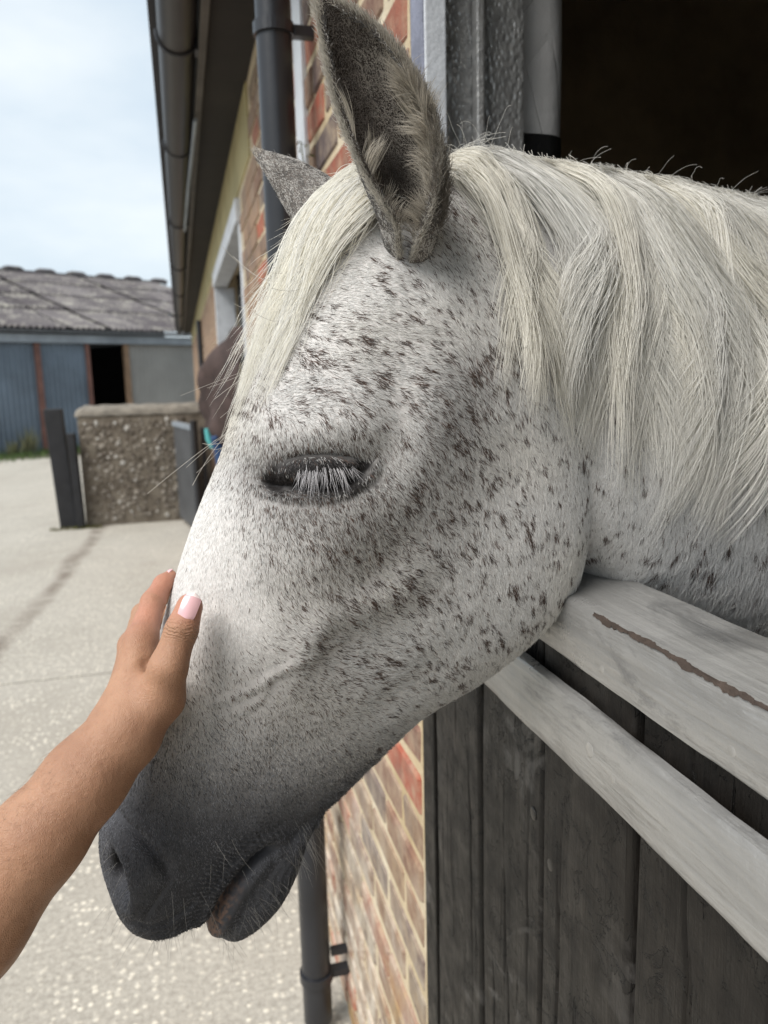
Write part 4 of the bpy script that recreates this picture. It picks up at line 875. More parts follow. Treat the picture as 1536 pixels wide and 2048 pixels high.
def coat(name, n, wgt, seed, width, lenmul=1.0):
    P, N, fi, r = sample(n, wgt, seed); H = w2h(P); u, v = H[:, 0], H[:, 1]; f = flow_at(u, v)
    ang = .26 * axis_noise(H, 160, 5) + .20 * axis_noise(H, 420, 6) + .15 * r.normal(size=n); c_, s_ = np.cos(ang), np.sin(ang)
    f = np.stack([f[:, 0] * c_ - f[:, 1] * s_, f[:, 0] * s_ + f[:, 1] * c_], -1)
    T = f[:, :1] * EU + f[:, 1:] * EV; front = np.clip((.03 - np.abs(H[:, 2])) / .03, 0, 1)
    mzz = muzzle(u, v); e_ = np.exp(-.5 * (((u + .022) / .035) ** 2 + ((v - .012) / .022) ** 2))
    L = (.0063 - .0020 * np.clip((-.02 - u - .3 * v) / .08, 0, 1)) * (1 - .42 * mzz) * (1 - .4 * e_) + .006 * np.clip((u - .22) / .1, 0, 1) + .006 * np.exp(-((H[:, 1] - np.interp(u, [-.02, .03, .12, .2], [-.28, -.235, -.175, -.11])) / .02) ** 2) * (u > -.02)
    L = L * r.uniform(.6, 1.25, n) * lenmul
    Pt = strands(P, N, T, L, .13 + .06 * r.normal(size=n) + .15 * mzz + .12 * e_, r, 4, .15)
    pd = darkness(u, v); sp = spot_at(u, v); q = r.random(n); isd = (q < pd * .55) | (r.random(n) < sp * 1.05)
    tone = r.uniform(.80, 1.06, n)[:, None] * (1 + .05 * axis_noise(H, 40, 8))[:, None]
    C = np.array([.80, .79, .77])[None] * tone * (1 - .5 * pd[:, None]); warm = np.clip(axis_noise(H, 30, 9), 0, 1)[:, None]; C = C * (1 - warm * np.array([.0, .03, .10]))
    br = r.random(n)[:, None]; C[isd] = (np.array([.080, .068, .060]) * (1 - br) + np.array([.115, .066, .048]) * br)[isd] * r.uniform(.6, 1.3, (isd.sum(), 1))
    gm = np.clip(mzz * 1.12 + .30 * r.normal(size=n) * (4 * mzz * (1 - mzz)), 0, 1)[:, None]; gc = np.array([.112, .114, .125])[None] * r.uniform(.3, 2.0, n)[:, None] * (1 + .45 * axis_noise(H, 110, 77) + .25 * axis_noise(H, 260, 78))[:, None].clip(.4, 2); C = np.exp(np.log(C) * (1 - gm) + np.log(gc) * gm)
    e2 = np.exp(-.5 * (((u + .023) / .021) ** 2 + ((v - .0055) / .0050) ** 2)); e2 = np.maximum(e2, np.maximum(gauss(u, v, (-.0485, .0065), (.0062, .0062)), gauss(u, v, (.003, .0165), (.0062, .0032)))); ek = r.random(n) < np.clip(e2 * 2.0 - .15, 0, 1); C[ek] = np.array([.035, .031, .030]) * r.uniform(.5, 1.4, (ek.sum(), 1))
    keep = ~((cM_at(u, v) < .0055) & (v < -.276)) & ~((segdist(u, v, LID_SLIT)[0] < .0016) & (np.abs(H[:, 2]) > .04)) & (r.random(n) > .25 * mzz * (v < -.26))
    pk = (np.exp(-((segdist(u, v, MOUTH)[0] - .004) / .008) ** 2) * (segdist(u, v, MOUTH)[2] < 0) > .3) & (v < -.285) & (segdist(u, v, MOUTH)[1] < .6); keep &= ~pk
    keep &= r.random(n) > 1.3 * gauss(u, v, (-.1680, -.2660), (.0048, .0120), -.28) * (np.abs(H[:, 2]) < .045)
    lid = gauss(u, v, (-.0215, .0165), (.021, .0045)); lk = r.random(n) < np.clip(1.5 * lid, 0, 1); C[lk] = np.array([.095, .088, .088]) * r.uniform(.4, 1.5, (lk.sum(), 1)); Pt[lk] = Pt[lk][:, :1] + (Pt[lk] - Pt[lk][:, :1]) * .6
    R0 = width * r.uniform(.7, 1.2, n); R = R0[:, None] * np.array([1, .95, .7, .12])[None]
    return hair(name, Pt[keep], R[keep], C[keep], HAIRM, horse)
def cM_at(u, v): return segdist(u, v, MOUTH)[0]
NCOAT = 520000
wvis = np.where(facing > -.25, 1.0, .12) * (~fearI) * (~isbarrel) * np.where(ch[:, 0] < .52, 1, .2) * np.where((ch[:, 0] > .30) & (ch[:, 1] > .0), .45, 1) * np.where(muzzle(ch[:, 0], ch[:, 1]) > .6, 1.25, 1)
coat('coat', NCOAT, wvis, 31, .00018)

# ear fur: short and speckled outside, long tufts inside
def ear_fur():
    base = nB; tt = np.concatenate([near_ear[3], far_ear[3]]); wv = np.zeros(len(AF)); fe = np.where(fearI)[0]; tq = np.zeros(len(AF)); tq[fe] = tt[AF[fe, 0] - base]
    inn = np.zeros(len(AF), bool); inn[fe] = einn[AF[fe]].all(1)
    P, N, fi, r = sample(46000, fearI * (~inn) * 1.0 * (tq > .03), 41); near = w2h(P)[:, 2] > 0
    Ta = np.where(near[:, None], (h2w(np.array([[-.007, .307, .074]])) - P), (h2w(np.array([[-.022, .2585, -.083]])) - P)); Ta /= np.linalg.norm(Ta, axis=1, keepdims=True); Ta = Ta + .22 * r.normal(size=Ta.shape)
    L = .0052 * r.uniform(.6, 1.3, len(P)); Pt = strands(P, N, Ta, L, .3 + .1 * r.normal(size=len(P)), r, 4, .2)
    H = w2h(P); sp = axis_noise(H, 330, 13) + .5 * axis_noise(H, 650, 14) + .5 * r.normal(size=len(P)); t_ = tq[fi]
    C = np.where((sp > .12 - .45 * (near & (t_ > .2)))[:, None], np.array([.13, .125, .12]), np.array([.62, .60, .57])) * r.uniform(.6, 1.2, (len(P), 1)); tip = (t_ > .93)[:, None]; C = np.where(tip, np.array([.5, .46, .4]), C)
    hair('ear_fur', Pt, np.full((len(P), 1), .00016) * np.array([1, .9, .7, .1])[None], C, HAIRM, horse)
    # rim: pale fringe
    E = near_ear[0].reshape(60, -1, 3); na = E.shape[1] // 2; rows = []; 
    for side in (0, na - 1):
        k = 2600; t = r.uniform(.12, .985, k) * 59; p = catmull(E[:, side], t); c = catmull(E[:, na // 2], t); out_ = p - c; out_ /= np.linalg.norm(out_, axis=1, keepdims=True); up = catmull(np.gradient(E[:, side], axis=0), t); up /= np.linalg.norm(up, axis=1, keepdims=True)
        Pw, Nw = h2w(p), (out_[:, :1] * EU + out_[:, 1:2] * EV + out_[:, 2:] * EW); Tw = (up[:, :1] * EU + up[:, 1:2] * EV + up[:, 2:] * EW) + .3 * Nw + .3 * r.normal(size=(k, 3))
        Pt = strands(Pw + (r.normal(size=(k, 3)) * .0012), Nw, Tw, 0.0042 * r.uniform(.5, 1.4, k), .40, r, 4, .3); rows.append((Pt, np.array([.62, .585, .52]) * r.uniform(.6, 1.15, (k, 1))))
    # tufts from the wall of the cup, clumped, standing out and up
    k = 26000; P, N, fi, r = sample(k, inn * 1.0 * (tq > .16) * (ch[:, 2] > 0) * np.where(tq > .75, .6, 1), 43); H = w2h(P); t_ = tq[fi]
    ax = np.array([-.007, .307, .074]) - np.array([.060, .15, .062]); ax /= np.linalg.norm(ax); axw = ax[0] * EU + ax[1] * EV + ax[2] * EW; opw = -.38 * EU + .05 * EV + .92 * EW
    Hn = np.stack([axis_noise(H, 130, s_) for s_ in (15, 16, 17)], -1); back = np.clip((H[:, 0] - (.050 - .45 * (H[:, 1] - .2))) / .02, -1, 1)
    T = axw * .75 + opw * .28 - EU * (.55 * back)[:, None] + .5 * Hn + .22 * r.normal(size=(k, 3))
    L = np.where(back > .1, .015, .009) * r.uniform(.4, 1.3, k) * np.clip(1.25 - .75 * t_, .3, 1); Pt = strands(P, N, T, L, .45 + .2 * r.normal(size=k), r, 5, .5)
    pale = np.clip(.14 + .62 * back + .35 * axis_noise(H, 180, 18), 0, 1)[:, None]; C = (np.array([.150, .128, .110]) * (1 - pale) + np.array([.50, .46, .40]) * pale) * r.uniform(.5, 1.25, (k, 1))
    hole_shade = np.exp(-((H[:, 0] - .046) / .012) ** 2 - ((H[:, 1] - .208) / .022) ** 2)[:, None]; C = C * (1 - .75 * hole_shade)  # tufts darkened in colour to give the deep ear opening its shade
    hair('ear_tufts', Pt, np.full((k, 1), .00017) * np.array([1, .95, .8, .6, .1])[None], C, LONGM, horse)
    # long blond locks along the rear rim at the bottom of the cup
    k = 3600; nl = 110; E = near_ear[0].reshape(60, -1, 3); lt = r.uniform(.14, .62, nl) * 59; ls = np.where(r.random(nl) < .93, r.uniform(.0, .28, nl), r.uniform(.72, 1, nl)); 
    # which side is the rear rim
    rear0 = E[20, 0, 0] > E[20, na - 1, 0]
    ls = ls if rear0 else 1 - ls; c = r.integers(0, nl, k); tt_ = np.clip(lt[c] + r.normal(size=k) * .9, 0, 58.9); sd_ = np.clip(ls[c] + r.normal(size=k) * .025, 0, 1) * (na - 1)
    inner = E[:, na:][:, ::-1]; p = np.stack([catmull(inner[:, :, d], tt_)[np.arange(k), sd_.astype(int)] for d in range(3)], -1)
    cn = catmull(inner.mean(1), tt_); inw = cn - p; inw /= np.linalg.norm(inw, axis=1, keepdims=True); dl = r.normal(size=(nl, 3)) * .25
    dv = np.array([-.25, 1.0, 0])[None] * .8 + inw * .5 + np.array([0, 0, .45]) + dl[c] + .10 * r.normal(size=(k, 3)); dv /= np.linalg.norm(dv, axis=1, keepdims=True); Ln = (.016 * r.uniform(.6, 1.4, nl))[c] * r.uniform(.7, 1.2, k)
    sgrid = np.linspace(0, 1, 6); cur = r.normal(size=(nl, 3))[c] * .25; Q = p[:, None] + dv[:, None] * (Ln[:, None] * sgrid)[..., None] + cur[:, None] * (Ln[:, None] * sgrid ** 2)[..., None]
    C = np.array([.60, .55, .47]) * r.uniform(.45, 1.15, (k, 1)); rows6 = h2w(Q)
    hair('ear_locks', rows6, np.full((k, 1), .00016) * np.array([1, 1, .9, .8, .6, .1])[None], C, LONGM, horse)
    Pt = np.concatenate([a for a, b in rows]); C = np.concatenate([b for a, b in rows]); hair('ear_fringe', Pt, np.full((len(Pt), 1), .00015) * np.array([1, .9, .7, .1])[None], C, LONGM, horse)
ear_fur()

# map of the outermost left-side surface over (u, v), for draping long hair
WG = .004; wu0, wv0 = -.24, -.42; wn, wm = 260, 200; Wmap = np.zeros((wm, wn)); bi = (BV[:, 2] > -.01)
np.maximum.at(Wmap, (((BV[bi, 1] - wv0) / WG).astype(int).clip(0, wm - 1), ((BV[bi, 0] - wu0) / WG).astype(int).clip(0, wn - 1)), BV[bi, 2])
for _ in range(3):
    Wp = np.pad(Wmap, 1, mode='edge'); Wmap = np.maximum(Wmap * .0, (Wp[:-2, 1:-1] + Wp[2:, 1:-1] + Wp[1:-1, :-2] + Wp[1:-1, 2:] + 2 * Wmap) / 6)
def wsurf(u, v):
    a = np.clip((u - wu0) / WG - .5, 0, wn - 2); b = np.clip((v - wv0) / WG - .5, 0, wm - 2); i, j = b.astype(int), a.astype(int); fb, fa_ = b - i, a - j
    return (Wmap[i, j] * (1 - fb) * (1 - fa_) + Wmap[i, j + 1] * (1 - fb) * fa_ + Wmap[i + 1, j] * fb * (1 - fa_) + Wmap[i + 1, j + 1] * fb * fa_)

def mane():
    r = np.random.default_rng(61); nc = 150; uc = np.sort(r.uniform(.088, .66, nc)); n = 19000; K = 16; s = np.linspace(0, 1, K)
    lay = r.random(nc)
    Lc = np.interp(uc, [.088, .13, .2, .3, .45, .7], [.19, .225, .285, .33, .35, .35]) * r.uniform(.80, 1.10, nc) * (1 - .12 * lay)
    dr = np.interp(uc, [.088, .16, .3, .6], [.050, .062, .050, .03]) * r.uniform(.6, 1.35, nc); amp = r.uniform(.006, .017, nc) * np.interp(uc, [.09, .16, .3], [.5, 1.0, 1.3]); ph = np.sin(uc * 31) * 2.2 + r.uniform(-.6, .6, nc); fr = r.uniform(.9, 1.5, nc); tipd = r.normal(size=nc) * .018
    late = np.clip(np.abs(r.normal(size=nc)) * .4, 0, 1)
    c = r.integers(0, nc, n); du0 = r.normal(size=n) * .0070; dt = r.normal(size=n) * .0042; L = Lc[c] * r.uniform(.66, 1.06, n); off = .0035 + .018 * lay[c] * r.uniform(.6, 1.1, n) + .004 * r.random(n)
    S = s[None, :]; drop = 1 - np.exp(-S * 3.2); drop = drop / drop[:, -1:]
    u = (uc[c] + du0)[:, None] + dr[c][:, None] * np.clip(S * 1.9, 0, 1) ** .85 * (1 - .25 * np.clip(S - .55, 0, 1)) + amp[c][:, None] * np.sin(2 * np.pi * fr[c][:, None] * S ** .9 + ph[c][:, None]) * np.clip(S * 1.6, 0, 1) + (tipd[c][:, None] + dt[:, None]) * S ** 2 - du0[:, None] * .8 * S + (.0022 * np.sin(c * 7.3 + np.floor(du0 * 900) * 2.4))[:, None] * S
    top = np.interp((uc[c] + du0), [.07, .115, .14, .19, .29, .43, .66], [.216, .243, .245, .240, .234, .220, .176]); arch = .010 + .006 * r.random(n)
    v = top[:, None] + arch[:, None] * np.sin(np.clip(S * 7, 0, np.pi)) * (S < .45) - L[:, None] * np.clip(S - .03, 0, 1) * .98
    fz = np.cumsum(r.normal(size=(n, K)) * .00045, 1); fz2 = np.cumsum(r.normal(size=(n, K)) * .0004, 1); u = u + fz
    w = wsurf(u, np.minimum(v, top[:, None] - .012)) + off[:, None] * np.clip(S * 5, 0, 1) + fz2 + .004 * np.sin(2 * np.pi * fr[c][:, None] * S + ph[c][:, None] * 1.7)
    w0 = r.normal(size=n) * .010; bl = np.clip(S * 9, 0, 1); w = w0[:, None] * (1 - bl) + w * bl
    P = h2w(np.stack([u, v, w], -1)); tone = np.clip(r.uniform(.74, 1.06, n)[:, None] * r.uniform(.85, 1.04, nc)[c][:, None], 0, 1.04); warm = np.clip(.35 + .5 * axis_noise(np.stack([uc, uc, uc], -1), 90, 23), 0, 1)[c][:, None]
    C = np.array([.95, .94, .91]) * tone * (1 - warm * np.array([.0, .035, .13])); R = np.full((n, 1), .00018) * r.uniform(.6, 1.3, (n, 1)) * np.concatenate([np.ones(K - 4), [.9, .75, .5, .15]])[None]
    hair('mane', P, R, C, LONGM, horse)
    # flyaway hairs standing off the crest
    k = 130; K = 8; s = np.linspace(0, 1, K)[None]; u0 = r.uniform(.09, .6, k) + .02 * np.round(r.normal(size=k)); near_p = r.random(k) < .3; u0 = np.where(near_p, r.uniform(.085, .15, k), u0); t0 = np.interp(u0, [.07, .115, .14, .19, .29, .43, .66], [.216, .243, .245, .240, .234, .220, .176]); h = (.002 + .008 * r.random(k) ** 2 + .010 * (r.random(k) < .12)) * np.where(near_p, 1.7, 1); lean = r.normal(size=k) * .02 + .006; L = r.uniform(.3, .95, k)
    u = u0[:, None] + lean[:, None] * s * L[:, None] + np.cumsum(r.normal(size=(k, K)) * .0006, 1); v = t0[:, None] + h[:, None] * np.sin(np.pi * np.clip(s * L[:, None] * .75, 0, 1.15)); w = r.normal(size=k)[:, None] * .010 + .03 * s * r.uniform(-.2, 1, k)[:, None]
    hair('mane_flyaways', h2w(np.stack([u, v, w], -1)), np.full((k, K), .00010), np.array([.8, .78, .73]) * r.uniform(.8, 1.1, (k, 1)), LONGM, horse)
mane()

HDs, HVs, HWs = np.array(HD), np.array(HV), np.array(HW)
def face_surf(k, th):
    """point on the lofted face at station k, angle th from the front line (positive on the left side)"""
    D, V, W = catmull(HDs, k), catmull(HVs, k), catmull(HWs, k); a = np.abs(th); tau = (1 - np.cos(a)) / 2; kk = np.interp(a, TH, np.arange(len(TH))); i = np.clip(kk.astype(int), 0, len(TH) - 2); f = kk - i
    w = W[np.arange(len(k)), i] * (1 - f) + W[np.arange(len(k)), i + 1] * f; p = D + (V - D) * tau[:, None]; return np.concatenate([p, (w * np.sign(th))[:, None]], 1)
def forelock():
    r = np.random.default_rng(71); n = 3600; nc = 110; K = 14; s = np.linspace(0, 1, K); th0c = r.uniform(-.55, .62, nc); kec = 3.1 + 3.3 * r.random(nc) ** 1.1 - .9 * np.clip(th0c - .2, 0, 1); tec = th0c * r.uniform(.30, .75, nc) + .02; k0c = r.uniform(1.25, 2.1, nc); amp = r.normal(size=nc) * .06; c = r.integers(0, nc, n)
    th0 = th0c[c] + r.normal(size=n) * .05; ke = kec[c] * r.uniform(.84, 1.04, n); te = tec[c] + r.normal(size=n) * .035; off = .003 + .012 * r.random(nc)[c] + .004 * r.random(n); P = np.empty((n, K, 3)); fly = np.where(r.random(n) < .05, r.uniform(.006, .026, n), r.uniform(-.002, .003, n)); fz = np.cumsum(r.normal(size=(n, K, 3)) * .00055, 1)
    for j, q in enumerate(s):
        k = k0c[c] + (ke - k0c[c]) * q; th = th0 + (te - th0) * q ** .9 + amp[c] * np.sin(q * 5 + c); p = face_surf(k, th); p2 = face_surf(k, th * .92); o = p - (np.concatenate([catmull(HDs, k) * .7 + catmull(HVs, k) * .3, np.zeros((n, 1))], 1)); o /= np.linalg.norm(o, axis=1, keepdims=True)
        P[:, j] = p + o * (off * np.sin(np.pi * min(1, q * 1.4 + .12)) + .003 + fly * q ** 2)[:, None]
    P += fz; C = np.array([.93, .92, .885]) * r.uniform(.74, 1.06, (n, 1)) * (1 - r.uniform(0, 1, nc)[c][:, None] * np.array([0, .03, .12])); R = np.full((n, 1), .00016) * np.concatenate([np.ones(K - 4), [.9, .7, .5, .12]])[None]
    hair('forelock', h2w(P), R, C, LONGM, horse)
    k = 46; K = 8; s = np.linspace(0, 1, K)[None]; kk = r.uniform(3.4, 6.4, k); p = face_surf(kk, r.normal(size=k) * .15); L = r.uniform(.02, .05, k); dirs = np.stack([-r.uniform(.5, 1, k), -r.uniform(.1, 1.1, k), r.normal(size=k) * .4], -1); dirs /= np.linalg.norm(dirs, axis=1, keepdims=True); bend = r.normal(size=(k, 3)) * .35
    Q = p[:, None] + dirs[:, None] * (L[:, None] * s)[..., None] + bend[:, None] * (L[:, None] * s ** 2)[..., None]; hair('forelock_wisps', h2w(Q), np.full((k, K), .00012), np.array([.62, .58, .52]) * r.uniform(.5, 1.2, (k, 1)), LONGM, horse)
forelock()

def lashes():
    r = np.random.default_rng(81); n = 120; K = 8; s = np.linspace(0, 1, K)[None]; t = np.sort(r.random(n)); nc = 26; tcl = np.round(t * nc + r.normal(size=n) * .3) / nc; uu = -.0375 + .036 * t; vv = .0128 + .0012 * np.sin(np.pi * t) + .0030 * t + r.normal(size=n) * .0017; ww = wsurf(uu, vv) + .0008
    fan = (tcl - .45) * 1.35 + r.normal(size=n) * .13; L = (.010 + .011 * np.sin(np.pi * np.clip(t + .08, 0, 1))) * r.uniform(.30, 1.25, n); tcx = -.0375 + .036 * tcl; gat = (tcx - uu)[:, None] * .8 * s ** .8
    u = uu[:, None] + gat + (L * np.sin(fan * .75))[:, None] * s ** 1.1 + (r.normal(size=n) * .0016)[:, None] * s ** 2; v = vv[:, None] - (L * .92)[:, None] * s ** 1.2; w = ww[:, None] + (L * .50)[:, None] * s * (1 - .5 * s)
    hair('eyelashes', h2w(np.stack([u, v, w], -1)), np.full((n, 1), .00013) * np.array([1, 1, .95, .9, .8, .6, .35, .06])[None], np.array([.82, .80, .82]) * r.uniform(.4, 1.1, (n, 1)), LONGM, horse)
lashes()
def whiskers():
    r = np.random.default_rng(91); rows = []; cols = []
    def add(u, v, du, dv, dw, L, c=.5, bend=.25):
        w = float(wsurf(np.array([u]), np.array([v]))[0]); K = 8; s = np.linspace(0, 1, K); d = np.array([du, dv, dw], float); d /= np.linalg.norm(d); b = np.array([0, -bend, 0]) + r.normal(size=3) * .15
        rows.append(np.array([u, v, w])[None] + d[None] * (L * s)[:, None] + b[None] * (L * s ** 2)[:, None]); cols.append(np.array([c, c * .96, c * .9]) * r.uniform(.7, 1.2))
    for k in range(9): add(-.045 + .0062 * k, -.006 + .002 * r.normal() + .0007 * k, -.1 + .06 * (k - 4) + .1 * r.normal(), -1, .35, r.uniform(.018, .042), .72)
    for k in range(16): add(r.uniform(-.178, -.155), r.uniform(-.32, -.25), -1 + .4 * r.normal(), -.5 + .4 * r.normal(), .7, r.uniform(.008, .028))
    for k in range(26): t = r.random(); add(-.155 + .045 * t, -.337 + .006 * r.normal(), -.3 + .5 * r.normal(), -1, .5, r.uniform(.007, .02), .6)
    for k in range(44): t = r.random(); add(-.105 + .07 * t, -.352 + .055 * t + .008 * r.normal(), .5 + .5 * r.normal(), -.9, .5, r.uniform(.01, .03), .45)
    for k in range(45): t = r.random(); add(-.03 + .02 * r.normal() * .5, -.288 + .012 * r.normal(), .5 + .3 * r.normal(), -1, .2, r.uniform(.01, .028), .5)
    for k in range(9): add(r.uniform(-.15, -.08), r.uniform(-.31, -.24), .5 * r.normal(), -.6, .8, r.uniform(.008, .03), .6)
    P = np.array(rows); hair('whiskers', h2w(P), np.full((len(P), 1), .000085) * np.array([1, 1, 1, .9, .8, .7, .5, .2])[None], np.array(cols) * .8, LONGM, horse)
whiskers()
# ------------------------------------------------------------------ the person's left hand and forearm
F0 = (-0.1817, 0.4601, 1.1933); F1 = (-0.1445, 0.4679, 1.232); F2 = (-0.1051, 0.4789, 1.2741); F3 = (-0.0774, 0.4922, 1.3009); WR = (-0.051, 0.5043, 1.3246)
IM = (-0.0375, 0.5424, 1.3759); IP = (-0.0298, 0.5729, 1.3935); ID = (-0.0221, 0.5882, 1.4025); IT = (-0.0168, 0.5969, 1.4061)
MMc = (-0.0473, 0.5678, 1.3633); MP = (-0.0401, 0.6118, 1.3739); MT = (-0.0213, 0.6379, 1.3826); RM = (-0.0521, 0.5943, 1.3405); RP = (-0.0437, 0.6417, 1.3483); RT = (-0.0231, 0.6554, 1.3606)
PM = (-0.0514, 0.6127, 1.3153); PP = (-0.0407, 0.6536, 1.3247); PT = (-0.025, 0.6641, 1.3359)
TC = (-0.0307, 0.4943, 1.3388); TM = (-0.0201, 0.5028, 1.3671); TI = (-0.0103, 0.5095, 1.3892); TT = (-0.0037, 0.5146, 1.404); PA = (-0.0476, 0.5286, 1.3306); PB = (-0.04, 0.5557, 1.3466); THN = (-0.0275, 0.5092, 1.3449)
FA0 = (-0.30, 0.425, 1.065)                                      # the forearm goes on out of the picture to the elbow
def cone_sdf(X, a, b, ra, rb):
    a, b = np.array(a), np.array(b); d = b - a; t = np.clip(((X - a) @ d) / (d @ d), 0, 1); return np.linalg.norm(X - a - t[..., None] * d, axis=-1) - (ra + (rb - ra) * t)
def smin(a, b, k): h = np.clip(.5 + .5 * (b - a) / k, 0, 1); return b * (1 - h) + a * h - k * h * (1 - h)
def grid_mesh(prims, vox, pad=.012):
    """prims: (list of cones, blend radius) groups; blended SDF -> quads by surface nets"""
    al = np.array([p[:3] for g_, _ in prims for c in g_ for p in (c[0], c[1])]); rm = max(max(c[2], c[3]) for g_, _ in prims for c in g_)
    lo, hi = al.min(0) - rm - pad, al.max(0) + rm + pad; n = np.ceil((hi - lo) / vox).astype(int) + 1
    ax = [lo[i] + vox * np.arange(n[i]) for i in range(3)]; f = np.full(n, .05, np.float32)
    for cones, k in prims:
        for (a, b, ra, rb) in cones:
            m_ = max(ra, rb) + .03; l_, h_ = np.minimum(a, b) - m_, np.maximum(a, b) + m_; sl = tuple(slice(max(0, int((l_[i] - lo[i]) / vox)), min(n[i], int((h_[i] - lo[i]) / vox) + 2)) for i in range(3))
            X = np.stack(np.meshgrid(*[ax[i][sl[i]] for i in range(3)], indexing='ij'), -1).astype(np.float32); f[sl] = smin(f[sl], cone_sdf(X, a, b, ra, rb).astype(np.float32), k)
    s = f < 0; cnt = np.zeros(np.array(n) - 1, np.int8); acc = np.zeros(tuple(np.array(n) - 1) + (3,), np.float32); num = np.zeros(tuple(np.array(n) - 1), np.float32)
    cor = [(i, j, k) for i in (0, 1) for j in (0, 1) for k in (0, 1)]; N1 = [q - 1 for q in n]
    def V_(A, c): return A[c[0]:c[0] + N1[0], c[1]:c[1] + N1[1], c[2]:c[2] + N1[2]]
    for c in cor: cnt += V_(s, c)
    act = np.argwhere((cnt > 0) & (cnt < 8)); pos = np.zeros((len(act), 3)); num = np.zeros(len(act))
    fv = {c: f[act[:, 0] + c[0], act[:, 1] + c[1], act[:, 2] + c[2]].astype(float) for c in cor}
    for c in cor:
        for d in range(3):
            if c[d]: continue
            e = list(c); e[d] = 1; e = tuple(e); a, b = fv[c], fv[e]; m_ = (a < 0) != (b < 0); t = np.where(m_, a / np.where(m_, a - b, 1), 0); p = np.array(c, float)[None].repeat(len(act), 0); p[:, d] += t; pos += p * m_[:, None]; num += m_
    Vx = lo + vox * (act + pos / num[:, None]); idx = -np.ones(N1, int); idx[tuple(act.T)] = np.arange(len(act)); Q = []
    for d in range(3):
        o1, o2 = [(1, 2), (2, 0), (0, 1)][d]; sh = [0, 0, 0]; sh[d] = 1; A = s[:n[0] - sh[0], :n[1] - sh[1], :n[2] - sh[2]]; B_ = s[sh[0]:, sh[1]:, sh[2]:]; e = np.argwhere(A != B_); ok = (e[:, o1] > 0) & (e[:, o2] > 0) & (e[:, o1] < N1[o1]) & (e[:, o2] < N1[o2]); e = e[ok]; ins = s[tuple(e.T)]
        def at_(a, b): q = e.copy(); q[:, o1] -= a; q[:, o2] -= b; return idx[tuple(q.T)]
        q = np.stack([at_(1, 1), at_(0, 1), at_(0, 0), at_(1, 0)], -1); q[~ins] = q[~ins][:, ::-1]; Q.append(q)
    return Vx, np.concatenate(Q)
def relax(V, F, it, lam=.5):
    for _ in range(it):
        S_ = np.zeros_like(V); c = np.zeros(len(V))
        for k in range(4):
            np.add.at(S_, F[:, k], V[F[:, (k + 1) % 4]] + V[F[:, (k + 3) % 4]]); np.add.at(c, F[:, k], 2)
        V = V + lam * (S_ / c[:, None] - V)
    return V
def off(p, dx=0, dy=0, dz=0): return (p[0] + dx, p[1] + dy, p[2] + dz)
arm_p = [
 ([(FA0, F0, .042, .0365), (F0, F1, .0365, .0325), (F1, F2, .0325, .0285), (F2, F3, .0280, .0258), (F3, WR, .0255, .0232), (off(F3, 0, .014, 0), off(WR, 0, .018, 0), .021, .019)], .010),
 ([(WR, PB, .0220, .016), (PA, PB, .021, .016), (off(WR, .001, .0, .004), IM, .0200, .0112), (off(PA, .003), off(MMc, .003), .0190, .0112), (off(PA, .004), off(RM, .004), .0185, .0110), (off(PA, 0, .02, -.005), PM, .018, .0115)], .006),
 ([(WR, THN, .0195, .0155), (THN, TM, .0152, .0120)], .009),
 ([(TM, TI, .0125, .0103), (TI, TT, .0103, .0082), (off(TI, .001, -.002, .002), off(TT, 0, -.001, 0), .0092, .0074)], .0045),
 ([(IM, IP, .0108, .0085), (IP, ID, .0084, .0070), (ID, IT, .0070, .0052)], .004),
 ([(off(MMc, .003), MP, .0104, .0084), (MP, MT, .0086, .0060)], .004), ([(off(RM, .004), RP, .0106, .0083), (RP, RT, .0083, .0060)], .004), ([(PM, PP, .0105, .0075), (PP, PT, .0072, .0055)], .004)]
PVt, PF = grid_mesh(arm_p, .0016)
PVt = relax(PVt, PF, 5)
PN = vnormals(PVt, PF)
def bumpat(p, r, h): d = np.linalg.norm(PVt - np.array(p), axis=1); return h * np.exp(-(d / r) ** 2)
def groove(a, b, w_, h):
    return h * np.exp(-(cone_sdf(PVt, a, b, 0, 0) / w_) ** 2)
dsp = bumpat(off(IM, -.008, -.010, .004), .010, .0018) + bumpat(off(MMc, -.012, -.006, .006), .010, .0020) + bumpat(off(IP, -.006, -.004, .004), .006, .0008)
dsp -= bumpat((-.0320, .515, 1.366), .0060, .0045)       # hollow between thumb and hand
dsp += bumpat(off(WR, -.012, -.018, .006), .014, .0012) + .0005 * axis_noise(PVt, 160, 51)
def tendon(a, b, h, r=.0035):
    d = cone_sdf(PVt, a, b, 0, 0); t = np.clip(((PVt - np.array(a)) @ (np.array(b) - np.array(a))) / np.sum((np.array(b) - np.array(a)) ** 2), 0, 1); return d, t
dsp -= groove((-.0330, .5160, 1.3690), (-.0305, .5000, 1.3590), .0030, .0020)                        # fold where the thumb leaves the hand
dsp -= groove((-.0262, .5240, 1.3740), (-.0385, .5150, 1.3700), .0016, .0010) + groove((-.0262, .5250, 1.3780), (-.0380, .5170, 1.3760), .0014, .0008)
dsp += groove(off(WR, -.022, -.012, .01), off(MMc, -.011, -.006, .004), .0035, .0010)
dsp -= groove(off(IP, -.009, -.006, -.003), off(IP, .004, -.009, .004), .0014, .0007) + groove(off(ID, -.007, -.005, -.002), off(ID, .004, -.007, .003), .0012, .0006)
PVt = PVt + PN * dsp[:, None]
pm = quads_to_mesh('person', PVt, PF); person = link('person', pm); tag(person, 'bare tanned forearm and left hand stroking the horse nose', 'person')
